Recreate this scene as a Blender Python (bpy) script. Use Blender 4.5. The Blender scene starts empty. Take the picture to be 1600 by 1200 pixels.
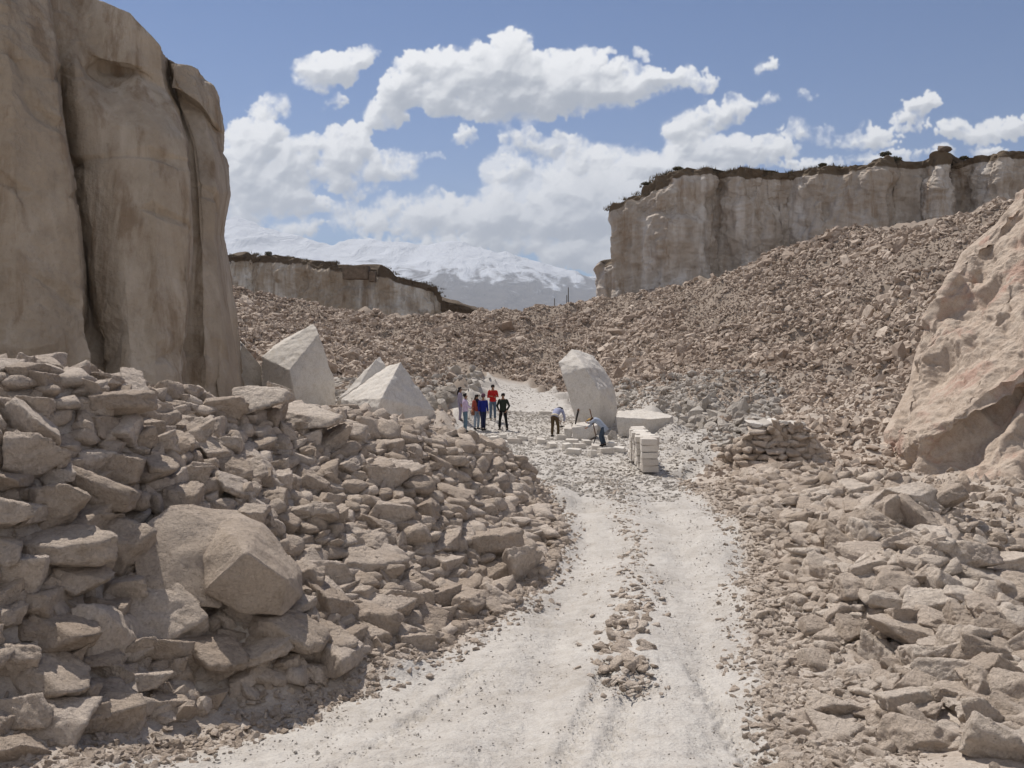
import bpy, bmesh, math, random
import numpy as np
from mathutils import Vector, Matrix, noise as mnoise

sc = bpy.context.scene
rnd = random.Random(11)
rng = np.random.default_rng(7)

# ------------------------------------------------------------------ camera, sky, sun, exposure
F_PX = 1400.0
CAM_Z = 5.0
TH = math.atan(100.0 / F_PX)
CT, ST = math.cos(TH), math.sin(TH)
cam_d = bpy.data.cameras.new('camera')
cam = bpy.data.objects.new('camera', cam_d)
sc.collection.objects.link(cam)
sc.camera = cam
cam.location = (0, 0, CAM_Z)
cam.rotation_euler = (math.pi / 2 - TH, 0, 0)
cam_d.sensor_width = 36
cam_d.lens = 36 * F_PX / 1600
cam_d.clip_start = 0.1
cam_d.clip_end = 60000

SUN_EL = math.radians(54)
SUN_AZ = math.radians(-33)       # left of straight ahead (+Y)
sun_dir = Vector((math.sin(SUN_AZ) * math.cos(SUN_EL), math.cos(SUN_AZ) * math.cos(SUN_EL), math.sin(SUN_EL)))
sd = bpy.data.lights.new('sun', 'SUN')
sd.energy = 4.6
sd.angle = math.radians(0.5)
sd.color = (1.0, 0.93, 0.84)
so = bpy.data.objects.new('sun', sd)
sc.collection.objects.link(so)
so.rotation_euler = (-sun_dir).to_track_quat('-Z', 'Y').to_euler()

sc.view_settings.view_transform = 'Standard'
sc.view_settings.look = 'None'
sc.view_settings.exposure = 0.16
sc.view_settings.gamma = 1
try:
    sc.cycles.use_denoising = True
    sc.cycles.volume_bounces = 0
    sc.cycles.max_bounces = 5
    sc.cycles.diffuse_bounces = 4
except Exception:
    pass

def P(px, py, d):
    a = (px - 800) / F_PX
    b = (600 - py) / F_PX
    return (a * d, d * (CT + b * ST), CAM_Z + d * (-ST + b * CT))

def N(nt, t, **kw):
    n = nt.nodes.new(t)
    for k, v in kw.items():
        setattr(n, k, v)
    return n

def L(nt, a, b):
    nt.links.new(a, b)

def math_n(nt, op, a, b=None, c=None, clamp=False):
    n = nt.nodes.new('ShaderNodeMath')
    n.operation = op
    n.use_clamp = clamp
    for i, v in enumerate((a, b, c)):
        if v is None:
            continue
        if isinstance(v, (int, float)):
            n.inputs[i].default_value = v
        else:
            nt.links.new(v, n.inputs[i])
    return n.outputs[0]

CLOUD_GAIN = 9.2
# clouds: (px, py, rx, ry) of each puff, turned into sky directions
CLOUDS = [
 (512,108,52,34),(492,128,34,22),(560,84,26,18),
 (640,122,36,30),(622,150,30,38),(680,110,55,26),(605,185,30,28),(725,118,60,36),(800,80,30,34),(790,125,70,48),(850,140,70,42),
 (900,100,50,26),(940,135,70,36),(990,130,50,26),(1050,128,60,17),(1095,122,30,12),(760,175,60,24),(700,160,60,30),(740,218,24,13),(880,165,50,16),
 (424,170,36,20),(508,165,24,13),
 (395,225,44,38),(380,262,50,40),(420,300,80,30),(360,330,70,20),(500,325,60,16),(560,300,40,14),(470,355,40,9),(540,362,40,10),(450,262,50,30),(470,240,50,28),(540,235,60,36),(590,262,60,28),(640,250,26,12),(500,275,80,24),(400,290,50,36),(430,320,34,14),(480,312,34,12),(680,250,15,5),(375,325,30,14),
 (845,228,60,24),(800,262,34,22),(900,225,34,14),(790,300,50,22),(850,282,60,26),(930,270,60,34),(990,262,50,26),(1040,260,50,22),
 (640,330,60,26),(600,345,60,16),(550,335,40,12),(700,340,80,36),(790,345,80,42),(870,340,80,46),(940,330,50,60),(900,400,60,28),(820,385,70,24),(700,385,90,18),(600,372,60,12),(960,400,60,30),
 (1075,205,50,24),(1130,170,40,22),(1150,150,34,12),(1105,188,40,20),(1200,152,26,11),(1120,235,90,26),(1190,225,60,20),(1240,198,34,15),(1080,262,70,18),(1160,255,60,18),(1260,252,45,14),
 (1360,210,48,20),(1330,214,32,14),(1445,162,28,18),(1420,182,26,12),(1290,206,32,16),(1300,250,40,12),(1380,245,56,17),(1430,195,34,10),(1275,255,40,11),
 (1510,206,48,18),(1560,196,44,15),(1600,196,34,16),(1550,232,28,13),(1470,244,30,11),(1700,200,90,26),(1203,108,24,9),(1268,151,12,6),(997,88,9,6),
 (300,330,60,30),(400,352,60,9),(1700,300,90,30),(1760,110,60,20),(150,120,90,30),(230,150,60,20),(60,300,90,26),(140,330,60,20),(1000,330,60,50),(1050,390,60,40)]

world = bpy.data.worlds.new('World')
sc.world = world
world.use_nodes = True
wn = world.node_tree
wn.nodes.clear()
def smooth01(t):
    t = np.clip(t, 0, 1)
    return t * t * (3 - 2 * t)
def cloud_image():
    """sky directions: u = x/y (left-right), v = z/y (up) for the half of the sky ahead"""
    r = np.random.default_rng(21)
    U0, U1, V0, V1 = -.66, .66, -.01, .48
    NX, NY = 2304, 855
    s = (U1 - U0) / NX
    gu = U0 + (np.arange(NX) + .5) * s; gv = V0 + (np.arange(NY) + .5) * (V1 - V0) / NY
    def octave(cells):
        ny = int(NY / cells) + 3; nx = int(NX / cells) + 3
        g = r.random((ny, nx)).astype(np.float32)
        def W(n, m):
            t = np.arange(n) / cells; i = t.astype(int); f = t - i; f = f * f * f * (f * (f * 6 - 15) + 10)
            w = np.zeros((n, m), np.float32); w[np.arange(n), i] = 1 - f; w[np.arange(n), i + 1] = f
            return w
        return W(NY, ny) @ g @ W(NX, nx).T - .5
    def fb(c0, n, gain=.5):
        o = 0; a = 1.0
        for k in range(n):
            c = c0 / 2.07 ** k
            if c < 1.6: break
            o = o + a * octave(c); a *= gain
        return o
    def gather(A, x, y):
        x = np.clip(x, 0, NX - 1.01); y = np.clip(y, 0, NY - 1.01)
        i = x.astype(int); j = y.astype(int); fx = x - i; fy = y - j
        return (A[j, i] * (1 - fx) + A[j, i + 1] * fx) * (1 - fy) + (A[j + 1, i] * (1 - fx) + A[j + 1, i + 1] * fx) * fy
    def blur(A, rad):
        k = np.exp(-.5 * (np.arange(-3 * rad, 3 * rad + 1) / rad) ** 2); k /= k.sum(); k = k.astype(np.float32)
        n = len(k) // 2
        B = np.pad(A, ((n, n), (0, 0)), mode='edge'); A = sum(k[i] * B[i:i + A.shape[0]] for i in range(len(k)))
        B = np.pad(A, ((0, 0), (n, n)), mode='edge'); return sum(k[i] * B[:, i:i + A.shape[1]] for i in range(len(k)))
    H = np.zeros((NY, NX), np.float32)
    YY, XX = np.mgrid[0:NY, 0:NX].astype(np.float32)
    def splat(cx, cy, rad, z0):
        x0, x1 = int(max(0, cx - rad)), int(min(NX, cx + rad + 1)); y0, y1 = int(max(0, cy - rad)), int(min(NY, cy + rad + 1))
        if x1 <= x0 or y1 <= y0: return
        q = rad * rad - (XX[y0:y1, x0:x1] - cx) ** 2 - ((YY[y0:y1, x0:x1] - cy) * 1.1) ** 2
        np.maximum(H[y0:y1, x0:x1], np.where(q > 0, z0 + np.sqrt(np.maximum(q, 0)), 0), out=H[y0:y1, x0:x1])
    def pix(px, py):
        x, y, z = P(px, py, 1); z -= CAM_Z
        return (x / y - U0) / s, (z / y - V0) / ((V1 - V0) / NY)
    k_ = 1 / (F_PX * s)
    for (cx, cy, rx, ry) in CLOUDS:
        X, Y = pix(cx, cy); rx *= k_; ry *= k_
        n = int(22 + rx * ry / 46)
        for _ in range(n):
            t = r.random() * 2 * math.pi; q = math.sqrt(r.random())
            ex, ey = math.cos(t) * q, math.sin(t) * q
            if ey < -.35: ey = ey * .75
            core = 1 - q * q
            rad = ry * (.13 + .55 * core * r.random() ** 1.3 + .20 * r.random())
            splat(X + ex * rx * 1.0, Y + ey * ry * .95, max(rad, 5), core * ry * .4 * r.random() + 3)
    # warp so that puffs tear and crumble
    wx = fb(90, 8, .64) * 27; wy = fb(90, 8, .64) * 24
    H = gather(H, XX + wx, YY + wy)
    bil = np.abs(fb(46, 1)) * 2.2 + np.abs(fb(21, 1)) * 1.3 + np.abs(fb(10, 1)) * .6
    bil = gather(bil, XX + wx * .5, YY + wy * .5)
    n1 = fb(24, 5, .65)
    n3 = fb(150, 8, .62)
    wisp = fb(70, 7, .66)
    thin = smooth01((H + 0) / 26)
    T = H + (1.0 - bil) * 15 * thin + n1 * (5 + 9 * thin) * (H > 0) + n3 * (5 + 22 * thin) * (H > 0)
    soft = blur(np.minimum(H, 20), 8)
    a = (T - 1.5) / (9 + 17 * thin)
    a = np.maximum(a, np.clip((soft / 20 + wisp * 1.5 - .42) * .9, 0, .75) * smooth01(soft / 5))
    alpha = blur(smooth01(np.clip(a, 0, 1)), 1)
    Hs = blur(T, 2)
    gy, gx = np.gradient(Hs)
    Hb = blur(T, 9); by, bx = np.gradient(Hb); gx = gx * .45 + bx * 1.5; gy = gy * .45 + by * 1.5
    nz = 1.3 / np.sqrt(gx ** 2 + gy ** 2 + 1.3 ** 2)
    lam = (gx * .35 - gy * .95 + .55) * nz / 1.2
    lam = np.clip(.42 + .62 * lam, 0, 1)
    occ = np.zeros_like(T); Tb = blur(np.maximum(T, 0), 3)
    for st in (8, 16, 26, 38, 52, 70, 90):
        occ += gather(Tb, XX - st * .38, YY + st * .92)
    occ = np.exp(-occ / 300)
    li = .60 * lam + .62 * occ + .10 * n1 + .08 * (1 - bil) - .12
    li = np.clip(li, 0, 1)
    edge = np.exp(-np.maximum(T, 0) / 18) * .2
    li = np.clip(li + edge, 0, 1) ** 1.5
    dark = np.array([.36, .39, .44]); lite = np.array([1.0, 1.0, 1.0])
    col = dark + (lite - dark) * li[..., None]
    return U0, U1, V0, V1, np.concatenate([col, alpha[..., None]], -1).astype(np.float32)

CU0, CU1, CV0, CV1, cimg = cloud_image()
ci = bpy.data.images.new('cumulus', cimg.shape[1], cimg.shape[0], alpha=True, float_buffer=False)
ci.alpha_mode = 'CHANNEL_PACKED'; ci.colorspace_settings.name = 'Non-Color'
ci.pixels.foreach_set(cimg.ravel()); ci.update(); ci.pack()
tc = N(wn, 'ShaderNodeTexCoord')
sx = N(wn, 'ShaderNodeSeparateXYZ'); L(wn, tc.outputs['Generated'], sx.inputs[0])
ay = math_n(wn, 'MAXIMUM', sx.outputs[1], .02)
u_ = math_n(wn, 'DIVIDE', sx.outputs[0], ay)
v_ = math_n(wn, 'DIVIDE', sx.outputs[2], ay)
uu = math_n(wn, 'MULTIPLY_ADD', u_, 1 / (CU1 - CU0), -CU0 / (CU1 - CU0))
vv = math_n(wn, 'MULTIPLY_ADD', v_, 1 / (CV1 - CV0), -CV0 / (CV1 - CV0))
cb = N(wn, 'ShaderNodeCombineXYZ'); L(wn, uu, cb.inputs[0]); L(wn, vv, cb.inputs[1])
it = N(wn, 'ShaderNodeTexImage'); it.image = ci; it.extension = 'CLIP'; it.interpolation = 'Cubic'; L(wn, cb.outputs[0], it.inputs[0])
cm = N(wn, 'ShaderNodeVectorMath', operation='SCALE'); L(wn, it.outputs['Color'], cm.inputs[0]); cm.inputs['Scale'].default_value = CLOUD_GAIN
sky = N(wn, 'ShaderNodeTexSky'); sky.sky_type = 'NISHITA'; sky.sun_disc = False
sky.sun_elevation = SUN_EL; sky.sun_rotation = SUN_AZ
sky.altitude = 2400; sky.air_density = 1.0; sky.dust_density = .3; sky.ozone_density = 4.0
smix = N(wn, 'ShaderNodeMix', data_type='RGBA')
fa = math_n(wn, 'MULTIPLY', it.outputs['Alpha'], .98)
tint_ = N(wn, 'ShaderNodeVectorMath', operation='MULTIPLY'); L(wn, sky.outputs[0], tint_.inputs[0]); tint_.inputs[1].default_value = (.30, .505, .69)
L(wn, fa, smix.inputs['Factor']); L(wn, tint_.outputs[0], smix.inputs['A']); L(wn, cm.outputs[0], smix.inputs['B'])
# unseen bright cloud added behind the camera as fill for shaded faces
rn = N(wn, 'ShaderNodeTexNoise'); rn.inputs['Scale'].default_value = 3.2; rn.inputs['Detail'].default_value = 4; L(wn, tc.outputs['Generated'], rn.inputs['Vector'])
rb = N(wn, 'ShaderNodeMapRange', interpolation_type='SMOOTHSTEP'); L(wn, rn.outputs['Fac'], rb.inputs[0]); rb.inputs[1].default_value = .38; rb.inputs[2].default_value = .56
ry = N(wn, 'ShaderNodeMapRange', interpolation_type='SMOOTHSTEP'); L(wn, sx.outputs[1], ry.inputs[0]); ry.inputs[1].default_value = .05; ry.inputs[2].default_value = -.3
rz = N(wn, 'ShaderNodeMapRange', interpolation_type='SMOOTHSTEP'); L(wn, sx.outputs[2], rz.inputs[0]); rz.inputs[1].default_value = .02; rz.inputs[2].default_value = .12
rf = math_n(wn, 'MULTIPLY', math_n(wn, 'MULTIPLY', rb.outputs[0], ry.outputs[0]), rz.outputs[0])
rmix = N(wn, 'ShaderNodeMix', data_type='RGBA'); L(wn, rf, rmix.inputs['Factor']); L(wn, smix.outputs['Result'], rmix.inputs['A']); rmix.inputs['B'].default_value = (7.0, 6.6, 6.2, 1)
bg = N(wn, 'ShaderNodeBackground'); bg.inputs[1].default_value = .1; L(wn, rmix.outputs['Result'], bg.inputs[0])
wo = N(wn, 'ShaderNodeOutputWorld'); L(wn, bg.outputs[0], wo.inputs[0])

# ------------------------------------------------------------------ helpers
def link(o):
    sc.collection.objects.link(o)
    return o

def tag(o, label=None, cat=None, group=None, kind=None):
    if label: o['label'] = label
    if cat: o['category'] = cat
    if group: o['group'] = group
    if kind: o['kind'] = kind
    return o

def empty(name, loc, rz=0.0):
    o = bpy.data.objects.new(name, None)
    o.location = loc; o.rotation_euler = (0, 0, rz); o.empty_display_size = .2
    return link(o)

def obj(name, me, mat=None, parent=None):
    if mat is not None and not me.materials:
        me.materials.append(mat)
    o = bpy.data.objects.new(name, me)
    link(o)
    if parent: o.parent = parent
    return o

def mesh_np(name, V, Fc, smooth=False, attrs=None):
    V = np.asarray(V, dtype=np.float32); Fc = np.asarray(Fc, dtype=np.int32)
    me = bpy.data.meshes.new(name)
    k = Fc.shape[1]
    me.vertices.add(len(V)); me.vertices.foreach_set('co', V.ravel())
    me.loops.add(Fc.size); me.loops.foreach_set('vertex_index', Fc.ravel())
    me.polygons.add(len(Fc))
    me.polygons.foreach_set('loop_start', np.arange(0, Fc.size, k, dtype=np.int32))
    me.polygons.foreach_set('loop_total', np.full(len(Fc), k, dtype=np.int32))
    me.polygons.foreach_set('use_smooth', np.full(len(Fc), smooth, dtype=bool))
    for an, av in (attrs or {}).items():
        a = me.attributes.new(an, 'FLOAT', 'POINT')
        a.data.foreach_set('value', np.asarray(av, dtype=np.float32).ravel())
    me.update(calc_edges=True)
    return me

def grid_faces(nu, nv, flip=False):
    i = np.arange(nv - 1)[:, None] * nu + np.arange(nu - 1)[None, :]
    q = np.stack([i, i + 1, i + nu + 1, i + nu], -1).reshape(-1, 4)
    return q[:, ::-1] if flip else q

# gradient noise
_perm = np.random.default_rng(3).permutation(256).astype(np.int32)
_perm = np.concatenate([_perm, _perm, _perm])
_g3 = np.random.default_rng(4).normal(size=(256, 3)).astype(np.float32)
_g3 /= np.linalg.norm(_g3, axis=1)[:, None]
def pn(p):
    p = np.asarray(p, dtype=np.float32)
    i = np.floor(p).astype(np.int32); f = p - i; i &= 255
    w = f * f * f * (f * (f * 6 - 15) + 10)
    out = 0
    for dx in (0, 1):
        for dy in (0, 1):
            for dz in (0, 1):
                h = _perm[_perm[_perm[i[..., 0] + dx] + i[..., 1] + dy] + i[..., 2] + dz]
                g = _g3[h]
                d = g[..., 0] * (f[..., 0] - dx) + g[..., 1] * (f[..., 1] - dy) + g[..., 2] * (f[..., 2] - dz)
                out = out + d * (w[..., 0] if dx else 1 - w[..., 0]) * (w[..., 1] if dy else 1 - w[..., 1]) * (w[..., 2] if dz else 1 - w[..., 2])
    return out * 1.5
def fbm(p, octv=4, gain=.5, lac=2.03, ridged=False):
    p = np.asarray(p, dtype=np.float32); s = 0; a = 1.0
    for k in range(octv):
        n = pn(p + 17.3 * k)
        s = s + a * ((1 - 2 * np.abs(n)) if ridged else n)
        a *= gain; p = p * lac
    return s
def xyz(x, y, z=0.0):
    x, y, z = np.broadcast_arrays(x, y, z)
    return np.stack([x, y, z], -1)

def smooth01(t):
    t = np.clip(t, 0, 1)
    return t * t * (3 - 2 * t)

def inpoly(x, y, poly):
    c = np.zeros(x.shape, bool); n = len(poly)
    for i in range(n):
        x1, y1 = poly[i]; x2, y2 = poly[(i + 1) % n]
        if y1 == y2: continue
        k = ((y1 > y) != (y2 > y)) & (x < (x2 - x1) * (y - y1) / (y2 - y1) + x1)
        c ^= k
    return c
def plan(pts):          # (px, depth) -> ground plan
    return [((px - 800) / F_PX * d, d) for px, d in pts]

# ------------------------------------------------------------------ materials
def new_mat(name):
    m = bpy.data.materials.new(name); m.use_nodes = True
    nt = m.node_tree; b = nt.nodes['Principled BSDF']
    b.inputs['Roughness'].default_value = .92
    b.inputs['Specular IOR Level'].default_value = .2
    return m, nt, b
def ramp(nt, fac, stops):
    r = N(nt, 'ShaderNodeValToRGB'); L(nt, fac, r.inputs[0])
    e = r.color_ramp.elements
    e[0].position, e[0].color = stops[0][0], (*stops[0][1], 1)
    e[1].position, e[1].color = stops[-1][0], (*stops[-1][1], 1)
    for p_, c_ in stops[1:-1]:
        k = e.new(p_); k.color = (*c_, 1)
    return r.outputs[0]
def noise(nt, vec, scale, detail=4, rough=.55, dist=0):
    n = N(nt, 'ShaderNodeTexNoise'); n.inputs['Scale'].default_value = scale; n.inputs['Detail'].default_value = detail
    n.inputs['Roughness'].default_value = rough; n.inputs['Distortion'].default_value = dist
    if vec is not None: L(nt, vec, n.inputs['Vector'])
    return n.outputs['Fac']
def mixc(nt, fac, a, b, mode='MIX'):
    m = N(nt, 'ShaderNodeMix', data_type='RGBA'); m.blend_type = mode
    if isinstance(fac, (int, float)): m.inputs['Factor'].default_value = fac
    else: L(nt, fac, m.inputs['Factor'])
    for k, v in (('A', a), ('B', b)):
        if isinstance(v, tuple): m.inputs[k].default_value = (*v, 1)
        else: L(nt, v, m.inputs[k])
    return m.outputs['Result']
def bump(nt, h, strength, dist, nrm=None):
    b = N(nt, 'ShaderNodeBump'); b.inputs['Strength'].default_value = strength; b.inputs['Distance'].default_value = dist
    L(nt, h, b.inputs['Height'])
    if nrm is not None: L(nt, nrm, b.inputs['Normal'])
    return b.outputs[0]
def pos(nt):
    return N(nt, 'ShaderNodeNewGeometry').outputs['Position']
def scaled(nt, vec, s):
    m = N(nt, 'ShaderNodeVectorMath', operation='MULTIPLY'); L(nt, vec, m.inputs[0]); m.inputs[1].default_value = s
    return m.outputs[0]
def attr(nt, name):
    return N(nt, 'ShaderNodeAttribute', attribute_name=name).outputs['Fac']

def rock_material(name, dark, mid, pale, bumpd=.034, grain=24.0, dirt=(.26, .2, .145), dirt_amt=.35):
    m, nt, b = new_mat(name)
    p = pos(nt)
    oi = N(nt, 'ShaderNodeObjectInfo').outputs['Random']
    t = math_n(nt, 'FRACT', math_n(nt, 'ADD', attr(nt, 'tint'), oi))
    n1 = noise(nt, p, 1.7, 5, .6)
    nb = noise(nt, p, .09, 3, .5)
    f = math_n(nt, 'MULTIPLY_ADD', t, .62, math_n(nt, 'MULTIPLY_ADD', n1, .8, -.2))
    f = math_n(nt, 'MULTIPLY_ADD', nb, .9, math_n(nt, 'SUBTRACT', f, .45))
    col = ramp(nt, f, [(0.05, dark), (.5, mid), (.95, pale)])
    n2 = noise(nt, p, 3.3, 6, .68)
    df = N(nt, 'ShaderNodeMapRange'); L(nt, n2, df.inputs[0]); df.inputs[1].default_value = .5; df.inputs[2].default_value = .7; df.inputs[4].default_value = dirt_amt
    col = mixc(nt, df.outputs[0], col, dirt)
    n3 = noise(nt, p, grain, 5, .7)
    sp = ramp(nt, n3, [(.3, (.8, .79, .78)), (.55, (1, 1, 1)), (.8, (1.08, 1.07, 1.05))])
    col = mixc(nt, 1.0, col, sp, 'MULTIPLY')
    L(nt, col, b.inputs['Base Color'])
    n4 = noise(nt, p, grain * 1.3, 6, .75)
    n5 = noise(nt, p, 7, 5, .65)
    nn = bump(nt, n5, 1.0, bumpd * 3.2)
    nn = bump(nt, n4, .95, bumpd, nn)
    L(nt, nn, b.inputs['Normal'])
    return m

M = {}
M['rock'] = rock_material('rubble_tan', (.41, .33, .265), (.56, .47, .39), (.70, .61, .53))
M['rock_right'] = rock_material('rubble_pale', (.43, .35, .28), (.59, .50, .42), (.72, .635, .55))
M['white_rock'] = rock_material('rubble_white', (.38, .34, .295), (.50, .46, .415), (.60, .565, .52), dirt_amt=.2)
M['far_rock'] = rock_material('slope_rubble', (.28, .215, .17), (.42, .345, .285), (.57, .49, .415), bumpd=.01, grain=9)
M['fresh_tuff'] = rock_material('fresh_cut_tuff', (.50, .465, .42), (.60, .565, .52), (.68, .65, .61), bumpd=.010, grain=16, dirt=(.45, .40, .34), dirt_amt=.6)
M['block'] = rock_material('sawn_tuff', (.50, .455, .41), (.60, .56, .51), (.70, .67, .62), bumpd=.004, grain=40, dirt=(.5, .43, .36), dirt_amt=.35)

# ground: road dust, gravel and earth
def ground_material():
    m, nt, b = new_mat('quarry_ground')
    p = pos(nt); road = attr(nt, 'road')
    n1 = noise(nt, p, .9, 6, .65); n2 = noise(nt, p, 6, 6, .7); n3 = noise(nt, p, 45, 5, .75)
    earth = ramp(nt, n2, [(.3, (.33, .28, .235)), (.5, (.43, .375, .325)), (.7, (.51, .46, .41))])
    dust = ramp(nt, math_n(nt, 'MULTIPLY_ADD', n2, .5, math_n(nt, 'MULTIPLY', n1, .5)), [(.36, (.39, .36, .325)), (.5, (.475, .45, .42)), (.64, (.54, .52, .49))])
    rf = math_n(nt, 'MULTIPLY_ADD', n2, .5, math_n(nt, 'SUBTRACT', road, .25), clamp=True)
    rm = N(nt, 'ShaderNodeMapRange', interpolation_type='SMOOTHSTEP'); L(nt, rf, rm.inputs[0]); rm.inputs[1].default_value = .25; rm.inputs[2].default_value = .65
    col = mixc(nt, rm.outputs[0], earth, dust)
    sp = ramp(nt, n3, [(.3, (.78, .76, .74)), (.5, (1, 1, 1)), (.75, (1.1, 1.09, 1.07))])
    col = mixc(nt, 1.0, col, sp, 'MULTIPLY')
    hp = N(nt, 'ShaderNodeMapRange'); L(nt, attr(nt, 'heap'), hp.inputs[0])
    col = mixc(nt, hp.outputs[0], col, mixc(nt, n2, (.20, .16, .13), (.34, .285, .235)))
    far = N(nt, 'ShaderNodeMapRange'); L(nt, attr(nt, 'far'), far.inputs[0])
    col = mixc(nt, far.outputs[0], col, (.22, .19, .155))
    L(nt, col, b.inputs['Base Color'])
    vo = N(nt, 'ShaderNodeTexVoronoi', feature='F1'); vo.inputs['Scale'].default_value = 24; vo.inputs['Detail'].default_value = 2; L(nt, p, vo.inputs['Vector'])
    nn = bump(nt, n2, .85, .04)
    nn = bump(nt, vo.outputs['Distance'], .55, .012, nn)
    nn = bump(nt, n3, .6, .008, nn)
    L(nt, nn, b.inputs['Normal'])
    return m
M['ground'] = ground_material()

def cliff_material(name, base, pale, brown, capcol, zs=1.0, pale_amt=.5, scale=1.0, brown_amt=.55):
    m, nt, b = new_mat(name)
    p = pos(nt)
    st = scaled(nt, p, (1.0, 1.0, .09))
    big = noise(nt, p, .11 * scale, 6, .6, .6)
    str1 = noise(nt, st, .75 * scale, 6, .62, .3)
    str2 = noise(nt, st, 2.4 * scale, 5, .7, .1)
    mot = noise(nt, p, 1.1 * scale, 7, .72)
    col = ramp(nt, mot, [(.28, tuple(c * .82 for c in base)), (.5, base), (.75, tuple(c * 1.12 for c in base))])
    pf = N(nt, 'ShaderNodeMapRange', interpolation_type='SMOOTHSTEP')
    L(nt, math_n(nt, 'ADD', math_n(nt, 'MULTIPLY', str1, .6), math_n(nt, 'MULTIPLY', big, .5)), pf.inputs[0])
    pf.inputs[1].default_value = .5; pf.inputs[2].default_value = .68; pf.inputs[4].default_value = pale_amt
    col = mixc(nt, pf.outputs[0], col, pale)
    bf = N(nt, 'ShaderNodeMapRange', interpolation_type='SMOOTHSTEP')
    sw = N(nt, 'ShaderNodeVectorMath', operation='ADD'); L(nt, st, sw.inputs[0]); sw.inputs[1].default_value = (31, 7, 13)
    s3 = noise(nt, sw.outputs[0], 1.0 * scale, 6, .65, .4)
    L(nt, math_n(nt, 'ADD', math_n(nt, 'MULTIPLY', s3, .75), math_n(nt, 'MULTIPLY', str2, .25)), bf.inputs[0])
    bf.inputs[1].default_value = .5; bf.inputs[2].default_value = .66; bf.inputs[4].default_value = brown_amt
    col = mixc(nt, bf.outputs[0], col, brown)
    cp = math_n(nt, 'ADD', attr(nt, 'cap'), math_n(nt, 'MULTIPLY_ADD', noise(nt, p, .6 * scale, 6, .7), .7, -.35))
    cf = N(nt, 'ShaderNodeMapRange', interpolation_type='SMOOTHSTEP'); L(nt, cp, cf.inputs[0]); cf.inputs[1].default_value = .4; cf.inputs[2].default_value = .6
    col = mixc(nt, cf.outputs[0], col, capcol)
    L(nt, col, b.inputs['Base Color'])
    nn = bump(nt, str2, .6, .16 / scale)
    nn = bump(nt, mot, .85, .22 / scale, nn)
    nn = bump(nt, noise(nt, p, 7 * scale, 7, .78), .8, .06 / scale, nn)
    L(nt, nn, b.inputs['Normal'])
    return m
M['cliff_near'] = cliff_material('near_cliff_tuff', (.41, .34, .265), (.58, .51, .43), (.25, .18, .12), (.20, .15, .11), pale_amt=.75, brown_amt=.8)
M['cliff_far'] = cliff_material('far_cliff_tuff', (.44, .385, .33), (.64, .605, .565), (.31, .235, .17), (.15, .115, .08), pale_amt=.9, scale=.8, brown_amt=.75)
M['cliff_distant'] = cliff_material('distant_cliff_tuff', (.38, .32, .255), (.66, .64, .6), (.2, .15, .105), (.12, .09, .062), pale_amt=.95, scale=.6, brown_amt=.7)

def simple(name, col, rough=.85, var=.12, scale=30):
    m, nt, b = new_mat(name)
    b.inputs['Roughness'].default_value = rough
    tcn = N(nt, 'ShaderNodeTexCoord').outputs['Object']
    n = noise(nt, tcn, scale, 4, .6)
    c = ramp(nt, n, [(.3, tuple(max(0, x * (1 - var)) for x in col)), (.7, tuple(min(1, x * (1 + var)) for x in col))])
    L(nt, c, b.inputs['Base Color'])
    return m

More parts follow.
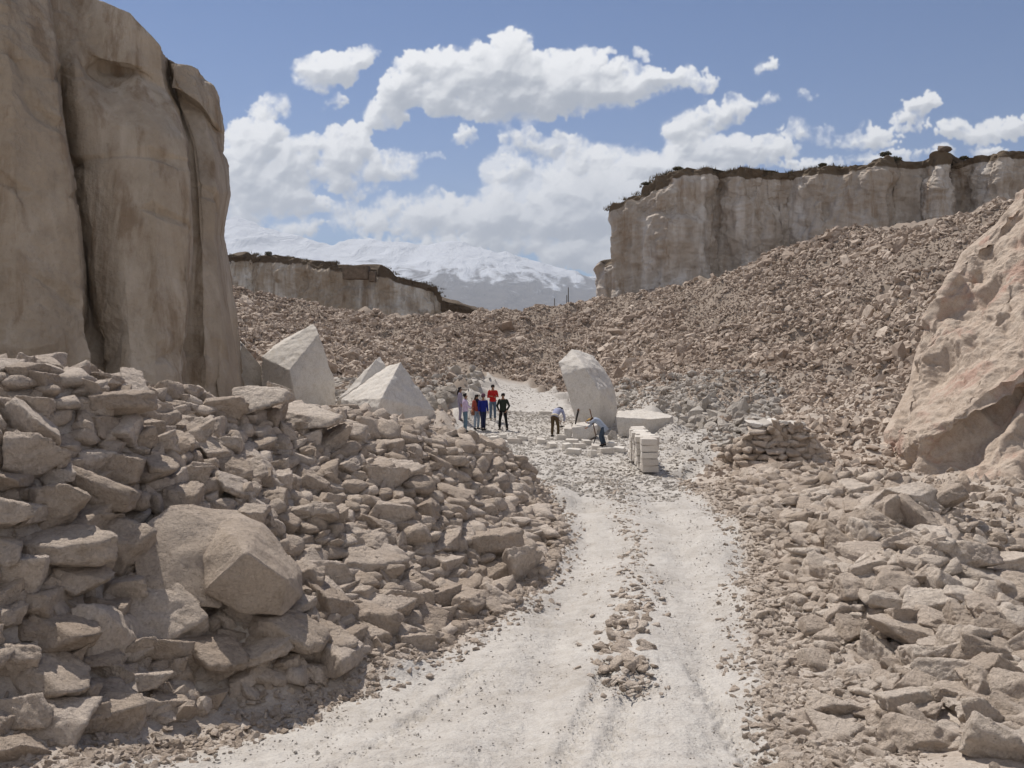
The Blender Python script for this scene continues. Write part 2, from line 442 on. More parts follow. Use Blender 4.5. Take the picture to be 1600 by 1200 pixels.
# ------------------------------------------------------------------ terrain height
CP = [
 (1000,1200,6.5),(870,1200,6.5),(500,1200,6.6),(1200,1200,6.5),(700,1120,7.9),
 (1000,1000,10.2),(850,1010,10.0),(1150,1000,10.2),(980,900,13.2),(900,900,13.2),(1150,900,13.2),
 (980,800,18.5),(905,800,18.5),(1120,800,18.7),(950,740,27),(830,735,27),(1060,745,26.5),
 (900,700,34),(790,700,34),(1050,705,33.5),(870,674,41.8),(780,674,41.8),(720,676,41.5),(1000,680,40),
 (840,640,54),(760,640,54),(930,650,50),(770,598,80),(850,615,68),(700,655,44),
 # left bank: foot
 (100,1190,6.7),(250,1150,7.5),(500,1090,8.7),(600,1060,9.2),(700,1010,10.2),(810,960,11.4),(868,890,13.6),(888,845,16),(870,800,18.6),
 # left bank: face and crest
 (0,1000,7.4),(0,800,8.1),(0,680,8.8),(0,612,9.4),(130,628,10.0),(120,1020,7.8),(120,800,8.9),
 (250,640,11.6),(250,800,9.9),(250,1000,8.6),(380,645,13),(380,800,11.0),(380,980,9.1),
 (500,655,14.5),(500,760,12.8),(500,900,10.8),(600,662,16.2),(620,800,13.0),(620,930,10.9),
 (700,674,18),(700,780,14.8),(700,900,12.2),(790,724,19.5),(790,800,16.6),(770,900,13.0),(850,790,19),(835,860,15.4),
 (-300,600,8.6),(-300,800,7.4),(-300,1150,6.2),
 # behind the bank and left rubble
 (380,455,95),(460,500,90),(500,512,85),(620,532,85),(700,530,85),(700,560,75),(550,560,68),(400,560,62),(450,600,52),(620,620,50),(700,630,48),(700,600,60),
 # middle ridge
 (740,506,100),(800,489,105),(900,478,108),(950,467,110),(800,580,86),(850,560,88),(900,540,90),(900,600,72),(960,605,62),(850,520,98),(760,545,88),
 # right slope
 (1000,467,100),(1100,452,95),(1200,403,88),(1300,370,82),(1400,367,78),(1500,347,70),(1600,312,66),(1800,300,60),
 (1100,560,70),(1100,500,82),(1200,500,74),(1300,450,70),(1300,550,58),(1400,500,56),(1400,430,64),(1500,450,56),(1400,600,46),(1000,540,82),
 (1050,620,52),(1150,640,45),(1250,640,42),(1200,580,58),(1350,680,34),(1300,725,28),(1130,592,52),(1050,660,42),
 # right bank
 (1060,770,22),(1180,800,19),(1200,900,13.3),(1190,1000,10.2),(1230,1100,8),(1250,1200,6.6),
 (1150,748,24),(1300,752,22),(1330,783,17.2),(1430,793,14.2),(1480,852,10.7),(1550,950,8.8),(1620,1075,7.3),(1350,900,12),(1350,1050,8.8),(1450,1000,9.2),(1450,1150,7.1),
 (1550,825,17.5),(1640,905,13.6),(1700,1000,11.5),(1750,1100,9.5),(1400,740,27),(1500,768,22),(1620,765,21.5),(1350,740,26)]
CW = [(0,0,3.4),(0,3.2,2.75),(-3,0,3.5),(4,0,3.3),(0,-6,3.8),(-8,-5,4.2),(9,-5,3.4),(-5.5,3,3.2),(5,4,2.3),(7,6,2.0),(-9,4,5.2),
 (-9,13,3.2),(-7,16,2.2),(-5,20,1.2),(-2.5,23,.5),(-12,22,1.0),(-16,30,.6),(-8,34,.3),(-14,42,.6),(-4,32,.2),(-22,50,1.5),(-18,62,3),
 (-30,20,3),(-40,60,5),(-60,100,8),(-10,45,.4),(-14,12,4.5),
 (0,130,2),(-30,130,3),(-60,150,3),(30,135,8),(60,120,12),(90,110,14),(0,160,-3),(60,160,6),(-80,160,3),
 (20,30,.6),(26,24,1.2),(22,40,3),(30,50,9),(45,60,13),(30,10,2),(20,8,1.2),(60,40,14),(16,14,1.0),
 (12,30,.6),(14,36,1.2),(0,-60,4),(60,-30,4),(-60,-30,5),(-100,60,6),(110,60,14),(0,190,-6),(-110,150,0),(120,150,8),
 (6.4,9.8,.9),(6.3,11.3,.9),(5.9,8.6,1.0),(6.2,7.2,1.2),(2.0,20,.95),(-.1,24,.6)]
pts = np.array([P(*c) for c in CP] + CW, dtype=np.float64)
_c = pts[:, :2]; _n = len(_c)
_r = np.sqrt(((_c[:, None] - _c[None]) ** 2).sum(-1) + .15)
_A = np.zeros((_n + 3, _n + 3)); _A[:_n, :_n] = _r - np.eye(_n) * .02
_A[:_n, _n] = 1; _A[:_n, _n + 1:] = _c; _A[_n, :_n] = 1; _A[_n + 1:, :_n] = _c.T
_w = np.linalg.solve(_A, np.concatenate([pts[:, 2], [0, 0, 0]]))

ROAD = plan([(1000,4),(985,6.5),(985,10.2),(990,13.2),(985,16),(975,18.5),(960,22),(930,28),(890,34),(870,41),(840,48),(832,56),(815,66),(780,78),(752,88)])
WIDTH = [2.1,1.9,1.75,1.75,1.75,1.8,2.3,3.6,4.6,5.4,4.2,2.8,2.3,2.0,1.6]
ROADX = np.array([p[0] for p in ROAD]); ROADY = np.array([p[1] for p in ROAD]); ROADW = np.array(WIDTH)
_ed = [(4,-300,1400),(6.5,150,1238),(7.5,350,1222),(8.7,560,1200),(9.5,665,1180),(10.5,745,1172),(11.5,815,1172),(13.6,872,1172),(16,888,1155),(19,866,1128),(22,835,1075),(26,800,1062),(32,770,1062),(38,745,1030),(46,735,920),(56,775,885),(66,775,855),(78,757,805),(88,735,775)]
EDY = np.array([e[0] for e in _ed]); EDL = np.array([(e[1] - 800) / F_PX * e[0] for e in _ed]); EDR = np.array([(e[2] - 800) / F_PX * e[0] for e in _ed])
def road_in(x, y):
    """metres inside the edge of the road (negative outside)"""
    return np.minimum(x - np.interp(y, EDY, EDL), np.interp(y, EDY, EDR) - x)
def road_off(x, y):
    return x - np.interp(y, ROADY, ROADX), np.interp(y, ROADY, ROADW)

def height(x, y, detail=True):
    x = np.asarray(x, dtype=np.float64); y = np.asarray(y, dtype=np.float64)
    sh = x.shape; X = x.ravel(); Y = y.ravel(); Z = np.zeros(len(X))
    for s in range(0, len(X), 60000):
        e = s + 60000
        r = np.sqrt((X[s:e, None] - _c[:, 0]) ** 2 + (Y[s:e, None] - _c[:, 1]) ** 2 + .15)
        Z[s:e] = r @ _w[:_n] + _w[_n] + _w[_n + 1] * X[s:e] + _w[_n + 2] * Y[s:e]
    R = np.hypot(X, Y)
    k = smooth01((R - 165) / 160)
    Z = np.where(R < 330, Z, 0) * (1 - k) + (-24) * k
    if detail:
        off, w = road_off(X, Y)
        onroad = smooth01((road_in(X, Y) + .25) / .7)
        onroad = np.where((Y > 2) & (Y < 76), onroad, 0)
        p = xyz(X, Y, 0)
        far = np.clip(R / 60, 0, 1)
        Z = Z + (1 - onroad) * fbm(p * .45, 3) * (.10 + .75 * far) * (1 - k) + onroad * fbm(p * .9, 3) * .035
        # wheel ruts and the hump between them
        near = (Y < 24) & (Y > 1)
        hump = np.where(near, np.exp(-((off - .05 - .06 * fbm(xyz(Y * .5, 0, 5), 2)) / .33) ** 2) * .04 * smooth01((Y - 7.5) / 2), 0)
        rut = np.where(Y < 30, np.exp(-((np.abs(off) - .85) / .28) ** 2) * .07, 0)
        Z = Z + hump - rut
    return Z.reshape(sh)

def hit(px, py, d0=5.0, d1=140.0):
    d = np.exp(np.linspace(math.log(d0), math.log(d1), 900))
    a = (px - 800) / F_PX; b = (600 - py) / F_PX
    X = a * d; Y = d * (CT + b * ST); Z = CAM_Z + d * (-ST + b * CT)
    g = Z - height(X, Y)
    i = np.nonzero(g < 0)[0]
    i = i[0] if len(i) else len(d) - 1
    return np.array([X[i], Y[i], height(X[i:i+1], Y[i:i+1])[0]]), d[i]

def project(x, y, z):
    dy = y; dz = z - CAM_Z
    dep = dy * CT - dz * ST; up = dy * ST + dz * CT
    return 800 + F_PX * x / dep, 600 - F_PX * up / dep, dep

def build_ground():
    ang = np.radians(np.concatenate([np.linspace(-180, -42, 70)[:-1], np.linspace(-42, 42, 620), np.linspace(42, 180, 70)[1:]]))
    r = np.concatenate([[.05, .8, 1.6, 2.4], np.exp(np.linspace(math.log(3.0), math.log(330), 640)), np.exp(np.linspace(math.log(360), math.log(14000), 26))])
    A, R = np.meshgrid(ang, r)
    X = np.sin(A) * R; Y = np.cos(A) * R
    Z = height(X, Y)
    near = R < 45
    q = xyz(X[near], Y[near], 0)
    Z[near] += fbm(q * 3.1, 3) * .018 + np.maximum(0, fbm(q * 9, 2)) * .012
    off, w = road_off(X, Y)
    rin = smooth01(road_in(X, Y) / .5) * (Y > 3) * (Y < 40)
    Z = Z + rin * (fbm(xyz(X * 2.2, Y * .9, 3), 4, gain=.6) * .016 - np.maximum(0, fbm(xyz(X * 1.1, Y * .8, 8), 2) - .25) * .07 + np.maximum(0, fbm(xyz(X * 7, Y * 7, 1), 3) - .35) * .03)
    # tyre tread prints pressed in the dust at the near end
    tr = near & (Y < 9.2) & (Y > 4)
    for lane, tilt in ((-.62, .02), (-.30, .02), (-2.3, .12), (.85, -.2)):
        o2 = X - (1.0 + lane + (Y - 6.5) * (tilt + .22))
        inside = np.exp(-(o2 / .10) ** 4)
        cl = .5 + .5 * np.sign(np.sin((Y * .97 + np.abs(o2) * 1.6) * 2 * math.pi / .2))
        Z = Z - np.where(tr, inside * (.02 + .03 * cl), 0)
    roadm = smooth01((road_in(X, Y) + .35) / .7)
    hump = np.exp(-((off - .05) / .3) ** 2) * .3 * ((Y > 7) & (Y < 24))
    roadm = np.where((Y > -8), np.clip(roadm - hump, 0, 1) * (1 - smooth01((Y - 68) / 9)), 0)
    # the dusty working floor round the cut blocks
    fl = inpoly(X, Y, plan([(740,30),(1060,24),(1150,33),(1080,46),(960,60),(760,74),(700,50)]))
    roadm = np.maximum(roadm, fl * .8)
    farm = smooth01((R - 400) / 900)
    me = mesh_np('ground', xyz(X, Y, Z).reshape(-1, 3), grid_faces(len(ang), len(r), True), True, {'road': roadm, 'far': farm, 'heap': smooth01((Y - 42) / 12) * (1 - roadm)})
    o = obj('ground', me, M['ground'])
    tag(o, 'pale dusty quarry floor and haul road with two wheel tracks', kind='structure')
build_ground()

# ------------------------------------------------------------------ cliffs from control nets
def resample(ctrl, nu, nv):
    C = np.array(ctrl, dtype=np.float64)            # rows x cols x 3
    nr, nc = C.shape[:2]
    tu = np.linspace(0, nc - 1, nu); tv = np.linspace(0, nr - 1, nv)
    iu = np.minimum(tu.astype(int), nc - 2); fu = (tu - iu)[None, :, None]
    iv = np.minimum(tv.astype(int), nr - 2); fv = (tv - iv)[:, None, None]
    a = C[iv][:, iu] * (1 - fu) + C[iv][:, iu + 1] * fu
    b = C[iv + 1][:, iu] * (1 - fu) + C[iv + 1][:, iu + 1] * fu
    return a * (1 - fv) + b * fv, tu, tv
def relax(G, it):
    for _ in range(it):
        K = G.copy()
        K[1:-1] = G[1:-1] * .5 + (G[:-2] + G[2:]) * .25
        G = K.copy()
        G[:, 1:-1] = K[:, 1:-1] * .5 + (K[:, :-2] + K[:, 2:]) * .25
    return G
def grid_normals(G):
    du = np.gradient(G, axis=1); dv = np.gradient(G, axis=0)
    n = np.cross(dv, du); n /= np.linalg.norm(n, axis=-1)[..., None] + 1e-9
    return n
def net_object(name, ctrl, nu, nv, rel, mat, label, disp, back=18.0, cap_rows=None, drop=30.0, bx=0.0):
    G, tu, tv = resample(ctrl, nu, nv)
    G = relax(G, rel)
    nrm = grid_normals(G)
    # make normals face the camera side
    tocam = np.array([0, 0, CAM_Z]) - G
    s = np.sign((nrm * tocam).sum(-1).mean()); nrm *= s if s else 1
    G = G + nrm * disp(G, tu, tv)[..., None]
    cap = np.zeros(G.shape[:2])
    if cap_rows is not None:
        cap[:] = np.clip(1.5 - tv[:, None] / cap_rows, 0, 1)
    # plateau behind the rim, then down at the back
    rim = G[0]
    rows = []
    for t, dz in ((.04, .15), (.15, .5), (.4, .8), (1.0, .5)):
        q = rim.copy(); q[:, 1] += back * t; q[:, 0] += back * t * bx; q[:, 2] += dz + .5 * fbm(q * .25, 3) * (t < 1)
        rows.append(q)
    q = rows[-1].copy(); q[:, 2] -= drop; rows.append(q)
    top = np.array(rows[::-1])
    G2 = np.concatenate([top, G], 0)
    cap2 = np.concatenate([np.ones((len(rows), nu)), cap], 0)
    me = mesh_np(name, G2.reshape(-1, 3), grid_faces(nu, G2.shape[0]), True, {'cap': cap2})
    bm = bmesh.new(); bm.from_mesh(me)
    bmesh.ops.recalc_face_normals(bm, faces=bm.faces[:]); bm.to_mesh(me); bm.free()
    o = obj(name, me, mat)
    tag(o, label, kind='structure')
    return o, G

# left cliff. One list per column: (y_list as rows): px, py, d
rows_l = [
 # far left    0        block1 body  block1 edge   gap deep       block2 edge   b2 cap        b2 mid        b2 ridge      groove        b3 face       b3 mid        edge          side
 [(-420,-130,31),(-160,-90,32),(0,-60,33.0),(60,-35,33.8),(66,-30,34.5),(112,-14,36.0),(165,2,35.6),(205,20,35.6),(252,72,36.2),(262,92,38.2),(272,97,37.6),(310,108,38.4),(335,150,39.4),(346,188,42.5)],
 [(-420,0,30),(-160,0,31),(10,20,32.0),(80,60,33.2),(84,60,34.7),(118,70,34.9),(160,92,35.2),(205,100,35.3),(256,110,36.4),(266,120,38.6),(270,132,36.9),(312,160,37.6),(342,202,38.8),(352,212,43)],
 [(-420,60,29.5),(-160,60,30.5),(14,80,31.2),(86,105,32.6),(90,105,34.4),(120,105,34.3),(165,108,35.9),(215,112,35.9),(262,140,36.3),(275,150,38.6),(276,150,38.0),(315,172,38.3),(341,205,39.3),(352,225,44)],
 [(-420,180,29.5),(-160,180,30.5),(20,180,31.0),(92,165,32.4),(96,165,34.3),(122,165,33.9),(170,190,33.9),(230,200,34.2),(290,215,34.9),(298,220,37.4),(302,222,37.2),(335,240,37.5),(347,250,38.9),(355,262,44)],
 [(-420,260,29.5),(-160,260,30.5),(20,250,30.8),(106,256,32.1),(110,256,34.2),(127,256,33.7),(180,270,33.4),(240,280,33.5),(298,290,34.4),(304,290,36.6),(310,290,36.4),(340,300,36.9),(351,300,38.6),(357,305,44)],
 [(-420,370,29.5),(-160,370,30.3),(30,370,30.6),(124,365,31.8),(128,365,33.9),(144,372,33.3),(190,372,32.9),(245,372,33.0),(300,374,33.9),(306,374,36.0),(316,374,35.9),(336,372,36.6),(339,368,38.9),(347,370,44)],
 [(-420,480,29.5),(-160,480,30.2),(40,480,30.3),(134,460,31.6),(137,460,34.2),(146,460,33.0),(195,470,32.3),(245,475,32.5),(298,480,33.4),(300,482,35.4),(318,482,35.2),(345,482,35.9),(358,480,38.2),(368,486,44)],
 [(-420,560,29.5),(-160,560,30),(40,560,29.9),(146,556,31.4),(148,556,33.4),(150,556,32.8),(198,560,31.8),(245,565,32.0),(288,570,33.0),(296,575,34.6),(322,575,34.6),(350,575,35.2),(368,575,37.6),(378,580,44)],
 [(-420,700,29.5),(-160,700,29.8),(40,700,29.5),(150,700,31.0),(152,700,33),(154,700,32.4),(200,700,31.2),(245,700,31.4),(290,700,32.4),(300,700,34),(325,700,34),(355,700,34.6),(384,700,37.2),(398,700,44)]]
def disp_near(G, tu, tv):
    s = np.array([1, 1, .45])
    s2 = np.array([1, 1, .22]); k = fbm(G * .12 + 70, 2)
    d = fbm(G * .2 * s, 3) * .32 + np.abs(fbm(G * .42 * s2 + 9, 2)) * -.10 + fbm(G * 1.5, 5, gain=.62) * .05 * (1 + 1.2 * np.clip(k, -.5, 1)) - np.maximum(0, fbm(G * .17 * np.array([1, 1, 1.6]) + 4, 2, ridged=True) - 1.1) * .7
    return d
net_object('cliff_left', [[P(*c) for c in r] for r in rows_l], 620, 460, 5, M['cliff_near'],
           'huge brown tuff cliff face with a dark vertical cleft at left', disp_near, back=24, drop=22, bx=-.75)

# right cliff
def wall_net(top, bottom, y_rows, seed, amp, dfun, feats=()):
    r = random.Random(seed)
    xs = []
    x = top[0][0]
    while x < top[-1][0]:
        xs.append(x); x += r.choice((9, 16, 26, 38, 52))
    xs.append(top[-1][0])
    offs = []
    o = 0
    for i, x in enumerate(xs):
        if i % 2 == 0: o = r.uniform(-amp, amp)
        offs.append(o + r.uniform(-.25, .25) * amp)
    rows = []
    for k, t in enumerate(y_rows):
        row = []
        for i, x in enumerate(xs):
            yt = np.interp(x, [a for a, _ in top], [b for _, b in top])
            yb = np.interp(x, [a for a, _ in bottom], [b for _, b in bottom])
            row.append(P(x + r.uniform(-2.5, 2.5), yt + (yb - yt) * t, dfun(x) + offs[i] * (.35 if k == 0 else 1) - t * 1.5 + r.uniform(-.22, .22) * amp + (-.3 if k == 0 else 0)))
        rows.append(row)
    return rows
def far_disp(G, tu, tv):
    s = np.array([1, 1, .3])
    rim = np.clip(1 - tv[:, None] / .9, 0, 1)
    return fbm(G * .16 * s, 3) * .9 + fbm(G * .42 * s + 3, 3, ridged=True) * .45 + fbm(G * 1.3, 4) * .22 + np.clip(fbm(G * .22 + 31, 2) * 3, -.8, .8) * .5 + rim * (fbm(G * .9, 3) * .5 + .1)
topR = [(944,430),(950,420),(957,335),(960,322),(985,306),(1015,293),(1055,275),(1090,267),(1140,268),(1200,270),(1270,271),(1330,262),(1400,256),(1500,245),(1600,237),(1750,228),(2100,215)]
botR = [(944,520),(1000,525),(2100,500)]
_, G_right = net_object('cliff_right', wall_net(topR[2:], botR, [0, .09, .2, .42, .7, 1], 5, 2.3, lambda x: 112 - (x - 957) * .018), 900, 300, 2, M['cliff_far'],
           'long pale fluted tuff cliff with dark soil rim above the rubble slope', far_disp, back=70, cap_rows=.48, drop=30, bx=.75)
net_object('cliff_right_buttress', [[P(943,438,121),P(950,424,118.5),P(958,420,118),P(985,420,119)],[P(944,450,120),P(951,440,117.5),P(960,440,117),P(985,440,118)],[P(940,520,120),P(948,520,117),P(960,520,117),P(985,520,118)]], 60, 80, 3, M['cliff_far'],
           'low pale tuff buttress at the left foot of the right cliff', far_disp, back=10, drop=20, bx=.5)
# distant cliff
topD = [(250,396),(340,396),(360,398),(400,397),(440,404),(480,409),(540,416),(585,428),(630,434),(660,441),(684,450),(690,463),(694,500)]
botD = [(250,500),(350,500),(700,560)]
_, G_distant = net_object('cliff_distant', wall_net(topD, botD, [0, .12, .24, .45, .7, 1], 8, 2.4, lambda x: 148 + abs(x - 640) * .03), 480, 200, 2, M['cliff_distant'],
           'low distant tuff cliff under a dark scrubby rim', far_disp, back=60, cap_rows=.75, drop=20, bx=-.5)
topE = [(640,452),(690,468),(715,473),(740,484),(760,491),(800,500)]
net_object('cliff_distant_ridge', wall_net(topE, [(640,560),(800,560)], [0, .2, .5, 1], 9, 1.5, lambda x: 175 + (x - 640) * .05), 160, 80, 3, M['cliff_distant'],
           'dark earthy ridge tailing off beyond the distant cliff', far_disp, back=40, cap_rows=3, drop=20)

# outcrop on the right: a leaning mass of weathered tuff
def outcrop_material():
    m, nt, b = new_mat('weathered_outcrop')
    p = pos(nt)
    n1 = noise(nt, p, .55, 6, .65, .5); n2 = noise(nt, p, 3.0, 7, .7); n3 = noise(nt, p, 22, 5, .75)
    col = ramp(nt, n2, [(.3, (.38, .305, .245)), (.5, (.48, .40, .33)), (.72, (.56, .485, .41))])
    pf = N(nt, 'ShaderNodeMapRange', interpolation_type='SMOOTHSTEP'); L(nt, n1, pf.inputs[0]); pf.inputs[1].default_value = .52; pf.inputs[2].default_value = .66; pf.inputs[4].default_value = .8
    col = mixc(nt, pf.outputs[0], col, (.43, .285, .23))
    col = mixc(nt, 1.0, col, ramp(nt, n3, [(.3, (.82, .8, .78)), (.6, (1.03, 1.03, 1.03))]), 'MULTIPLY')
    L(nt, col, b.inputs['Base Color'])
    nn = bump(nt, n2, .8, .12); nn = bump(nt, n3, .6, .02, nn)
    L(nt, nn, b.inputs['Normal'])
    return m
M['outcrop'] = outcrop_material()
oc = [
 [(1596,300,35),(1602,298,34.5),(1640,280,34),(1720,250,33),(1850,220,32),(2100,180,31)],
 [(1556,350,34.5),(1566,345,33),(1590,352,32.8),(1660,330,31),(1800,300,30),(2100,260,29)],
 [(1502,395,34.5),(1515,390,32.8),(1540,400,32.4),(1590,395,30.8),(1760,370,29),(2100,350,28)],
 [(1480,440,34),(1492,432,32),(1530,440,31.9),(1580,430,30.0),(1740,420,28),(2100,410,27)],
 [(1448,505,33.5),(1460,500,31.6),(1500,490,31.0),(1560,480,29.0),(1720,470,27.5),(2100,460,26)],
 [(1428,560,33),(1440,552,31.0),(1480,545,30.2),(1540,530,28.2),(1600,500,27.2),(2100,480,25.5)],
 [(1420,600,32),(1432,595,30.4),(1475,590,29.2),(1530,570,27.2),(1610,540,26.4),(2100,520,25)],
 [(1400,640,31),(1412,632,29.4),(1455,635,27.9),(1510,615,26.3),(1600,577,25.6),(2100,540,24.8)],
 [(1380,676,30),(1392,666,28.4),(1432,672,26.6),(1490,650,25.6),(1602,588,25.0),(2100,548,24.6)],
 [(1382,700,29.8),(1396,700,27.8),(1432,690,26.2),(1485,668,25.6),(1603,594,25.15),(2100,554,24.8)],
 [(1386,722,29.5),(1400,728,27.4),(1428,732,26.1),(1470,700,25.9),(1604,606,25.25),(2100,600,25.0)],
 [(1390,740,29.3),(1404,745,27.2),(1430,748,26.0),(1480,722,25.6),(1560,690,24.6),(2100,660,23.8)],
 [(1394,760,29.2),(1408,766,26.8),(1440,772,25.4),(1500,752,24.4),(1570,735,23.9),(2100,700,23.2)],
 [(1398,800,29.2),(1412,800,26.5),(1450,806,24.6),(1510,800,23.2),(1590,790,22.6),(2100,770,22.2)]]
def disp_out(G, tu, tv):
    a = math.radians(52)
    q = G.copy()
    x = q[..., 0] * math.cos(a) + q[..., 2] * math.sin(a); z = -q[..., 0] * math.sin(a) + q[..., 2] * math.cos(a)
    w = xyz(x * .35, q[..., 1] * .5, z * 1.1)
    zz = z * .42 + x * .05 + fbm(w * .35 + 60, 2) * .9; saw = zz - np.floor(zz)
    d = (smooth01(saw / .82) - smooth01((saw - .88) / .12)) * .26 - .1 + fbm(w * .5, 3) * .20 + np.abs(fbm(w * .6 + 5, 3)) * -.28 + fbm(G * .8, 2) * .05 + fbm(G * 3.2, 4, gain=.6) * .04
    up_ = smooth01((8.5 - tv[:, None]) / 3.5)
    d = d + up_ * (np.maximum(0, fbm(xyz(x * .45, G[..., 1] * .7, z * .6) + 90, 3)) * .45 - np.abs(fbm(G * .7 + 12, 3)) * .22 + .05)
    d = d - np.maximum(0, fbm(G * .6 * np.array([1, 1, 1.3]) + 22, 2, ridged=True) - 1.1) * .25
    d = d - np.maximum(0, fbm(xyz(x * .3, G[..., 1] * .4, z * .75) + 40, 3, ridged=True) - .85) * .35 + np.maximum(0, fbm(G * 1.5, 3) - .35) * .18
    return d * smooth01(tu / .35)[None, :]
net_object('outcrop', [[P(*c) for c in r] for r in oc], 520, 560, 3, M['outcrop'],
           'leaning ochre and pink weathered rock outcrop at right edge', disp_out, back=9, drop=9, bx=.9)

# ------------------------------------------------------------------ mountain and haze
def build_mountain():
    sky_pts = [(-900,470),(-300,430),(0,390),(200,372),(330,352),(375,344),(400,350),(430,362),(470,376),(500,384),(520,386),(535,382),(560,380),(600,380),(650,384),(700,382),(745,388),(790,400),(830,412),(870,424),(930,434),(1000,446),(1300,462),(1800,470),(2600,480)]
    nu, nv = 900, 260
    pxs = np.linspace(-900, 2600, nu); D = np.linspace(5200, 13600, nv)
    U, DD = np.meshgrid(pxs, D)
    fac = -ST + (600 - np.interp(U, [a for a, _ in sky_pts], [b for _, b in sky_pts])) / F_PX
    top = fac * 11000
    t = (DD - 5200) / (11000 - 5200)
    prof = np.where(t < 1, np.clip(t, 0, 1) ** 1.7, np.clip(1 - (t - 1) * 1.6, 0, 1))
    X = (U - 800) / F_PX * DD; Y = DD
    p = xyz(X, Y, 0) / 1000
    w = p + .18 * xyz(fbm(p * 1.3, 3), fbm(p * 1.3 + 9, 3), 0)
    rg = fbm(w * xyz(1.5, .55, 0), 6, gain=.55, ridged=True) - .75
    Z = -24 + (top + 29) * prof + rg * 50 * np.clip(t, 0, 1) ** 1.3 * np.clip(top / 500, .1, 1) * np.where(t > 1, np.clip(1 - (t - 1) * 1.6, 0, 1), 1)
    me = mesh_np('mountain', xyz(X, Y, Z).reshape(-1, 3), grid_faces(nu, nv), True)
    m, nt, b = new_mat('snowy_mountain')
    pp = pos(nt); s = N(nt, 'ShaderNodeSeparateXYZ'); L(nt, pp, s.inputs[0])
    ps = scaled(nt, pp, (.0012, .00035, .0012))
    n1 = noise(nt, ps, 3.2, 10, .66, .6); n2 = noise(nt, scaled(nt, pp, (.001, .0004, .001)), 9, 8, .7)
    h = math_n(nt, 'MULTIPLY_ADD', s.outputs[2], .0026, math_n(nt, 'MULTIPLY_ADD', n1, 4.0, -2.0))
    sn = N(nt, 'ShaderNodeMapRange', interpolation_type='SMOOTHSTEP'); L(nt, h, sn.inputs[0]); sn.inputs[1].default_value = .9; sn.inputs[2].default_value = 1.5
    rockc = ramp(nt, n2, [(.3, (.09, .09, .10)), (.7, (.16, .15, .15))])
    L(nt, mixc(nt, sn.outputs[0], rockc, (.66, .70, .77)), b.inputs['Base Color'])
    L(nt, bump(nt, n1, 1, 90), b.inputs['Normal'])
    o = obj('mountain', me, m)
    tag(o, 'snow capped volcanic mountain range fading into cloud', kind='structure')
build_mountain()
def build_haze():
    bm = bmesh.new(); bmesh.ops.create_cube(bm, size=1)
    for v in bm.verts:
        v.co = Vector((v.co.x * 29000, v.co.y * 29000, -60 if v.co.z < 0 else 1700))
    me = bpy.data.meshes.new('haze'); bm.to_mesh(me); bm.free()
    m = bpy.data.materials.new('haze'); m.use_nodes = True; nt = m.node_tree; nt.nodes.clear()
    v = N(nt, 'ShaderNodeVolumePrincipled'); v.inputs['Color'].default_value = (.80, .88, 1.0, 1); v.inputs['Density'].default_value = 7.5e-5
    v.inputs['Anisotropy'].default_value = .2
    out = N(nt, 'ShaderNodeOutputMaterial'); L(nt, v.outputs[0], out.inputs['Volume'])
    o = obj('haze', me, m); tag(o, 'thin bluish air haze over the valley', kind='stuff')
build_haze()

# ------------------------------------------------------------------ stone prototypes
def ico(level):
    bm = bmesh.new(); bmesh.ops.create_icosphere(bm, subdivisions=level, radius=1)
    V = np.array([v.co[:] for v in bm.verts]); Fc = np.array([[v.index for v in f.verts] for f in bm.faces]); bm.free()
    V /= np.linalg.norm(V, axis=1)[:, None]
    return V, Fc
ICO = {k: ico(k) for k in (1, 2, 3, 4, 5)}
def stone_proto(seed, level, sharp=26, rough=1.0, kind=0):
    r = np.random.default_rng(seed); V, Fc = ICO[level]
    nrm = r.normal(size=(8, 3)); nrm /= np.linalg.norm(nrm, axis=1)[:, None]
    c = r.uniform(.56, .9, 8)
    # a few big split faces
    ax = np.eye(3)
    ext = np.concatenate([ax[2:3], -ax[2:3], ax[1:2], -ax[0:1]]) + r.normal(scale=.25, size=(4, 3))
    ext /= np.linalg.norm(ext, axis=1)[:, None]
    nrm = np.concatenate([nrm, ext]); c = np.concatenate([c, r.uniform(.5, .72, 4) if kind == 0 else r.uniform(.42, .6, 4)])
    d = V @ nrm.T / c
    q = (np.maximum(d, 0) ** sharp).sum(1) ** (-1 / sharp)
    q = np.clip(q, .3, 1.6)
    W = V * q[:, None]
    if level >= 2:
        o = r.uniform(0, 90, 3)
        n = fbm(W * 1.6 + o, 3) * .05 + (fbm(W * 5.5 + o, 4 if level > 3 else 2, gain=.6) * .022 if level >= 3 else 0)
        if level >= 4: n = n + (np.maximum(0, fbm(W * 2.2 + o + 7, 3, ridged=True) - .5)) * -.07
        W = W * (1 + n * rough)[:, None]
    W /= np.abs(W).mean(0).mean() * 2.0
    return W.astype(np.float32), Fc
def hull_proto(seed, n=10):
    r = np.random.default_rng(seed); p = r.normal(size=(n, 3)); p /= np.linalg.norm(p, axis=1)[:, None]
    p *= r.uniform(.8, 1.15, (n, 1))
    bm = bmesh.new(); [bm.verts.new(x) for x in p]
    res = bmesh.ops.convex_hull(bm, input=bm.verts[:])
    bmesh.ops.delete(bm, geom=[g for g in res['geom_interior'] if isinstance(g, bmesh.types.BMVert)], context='VERTS')
    bmesh.ops.triangulate(bm, faces=bm.faces[:]); bm.verts.index_update()
    V = np.array([v.co[:] for v in bm.verts], dtype=np.float32); Fc = np.array([[v.index for v in f.verts] for f in bm.faces]); bm.free()
    return V, Fc
PR4 = [stone_proto(100 + i, 5, sharp=60, kind=i % 2) for i in range(26)]
PR4L = [stone_proto(100 + i, 4, sharp=50, kind=i % 2) for i in range(26)]
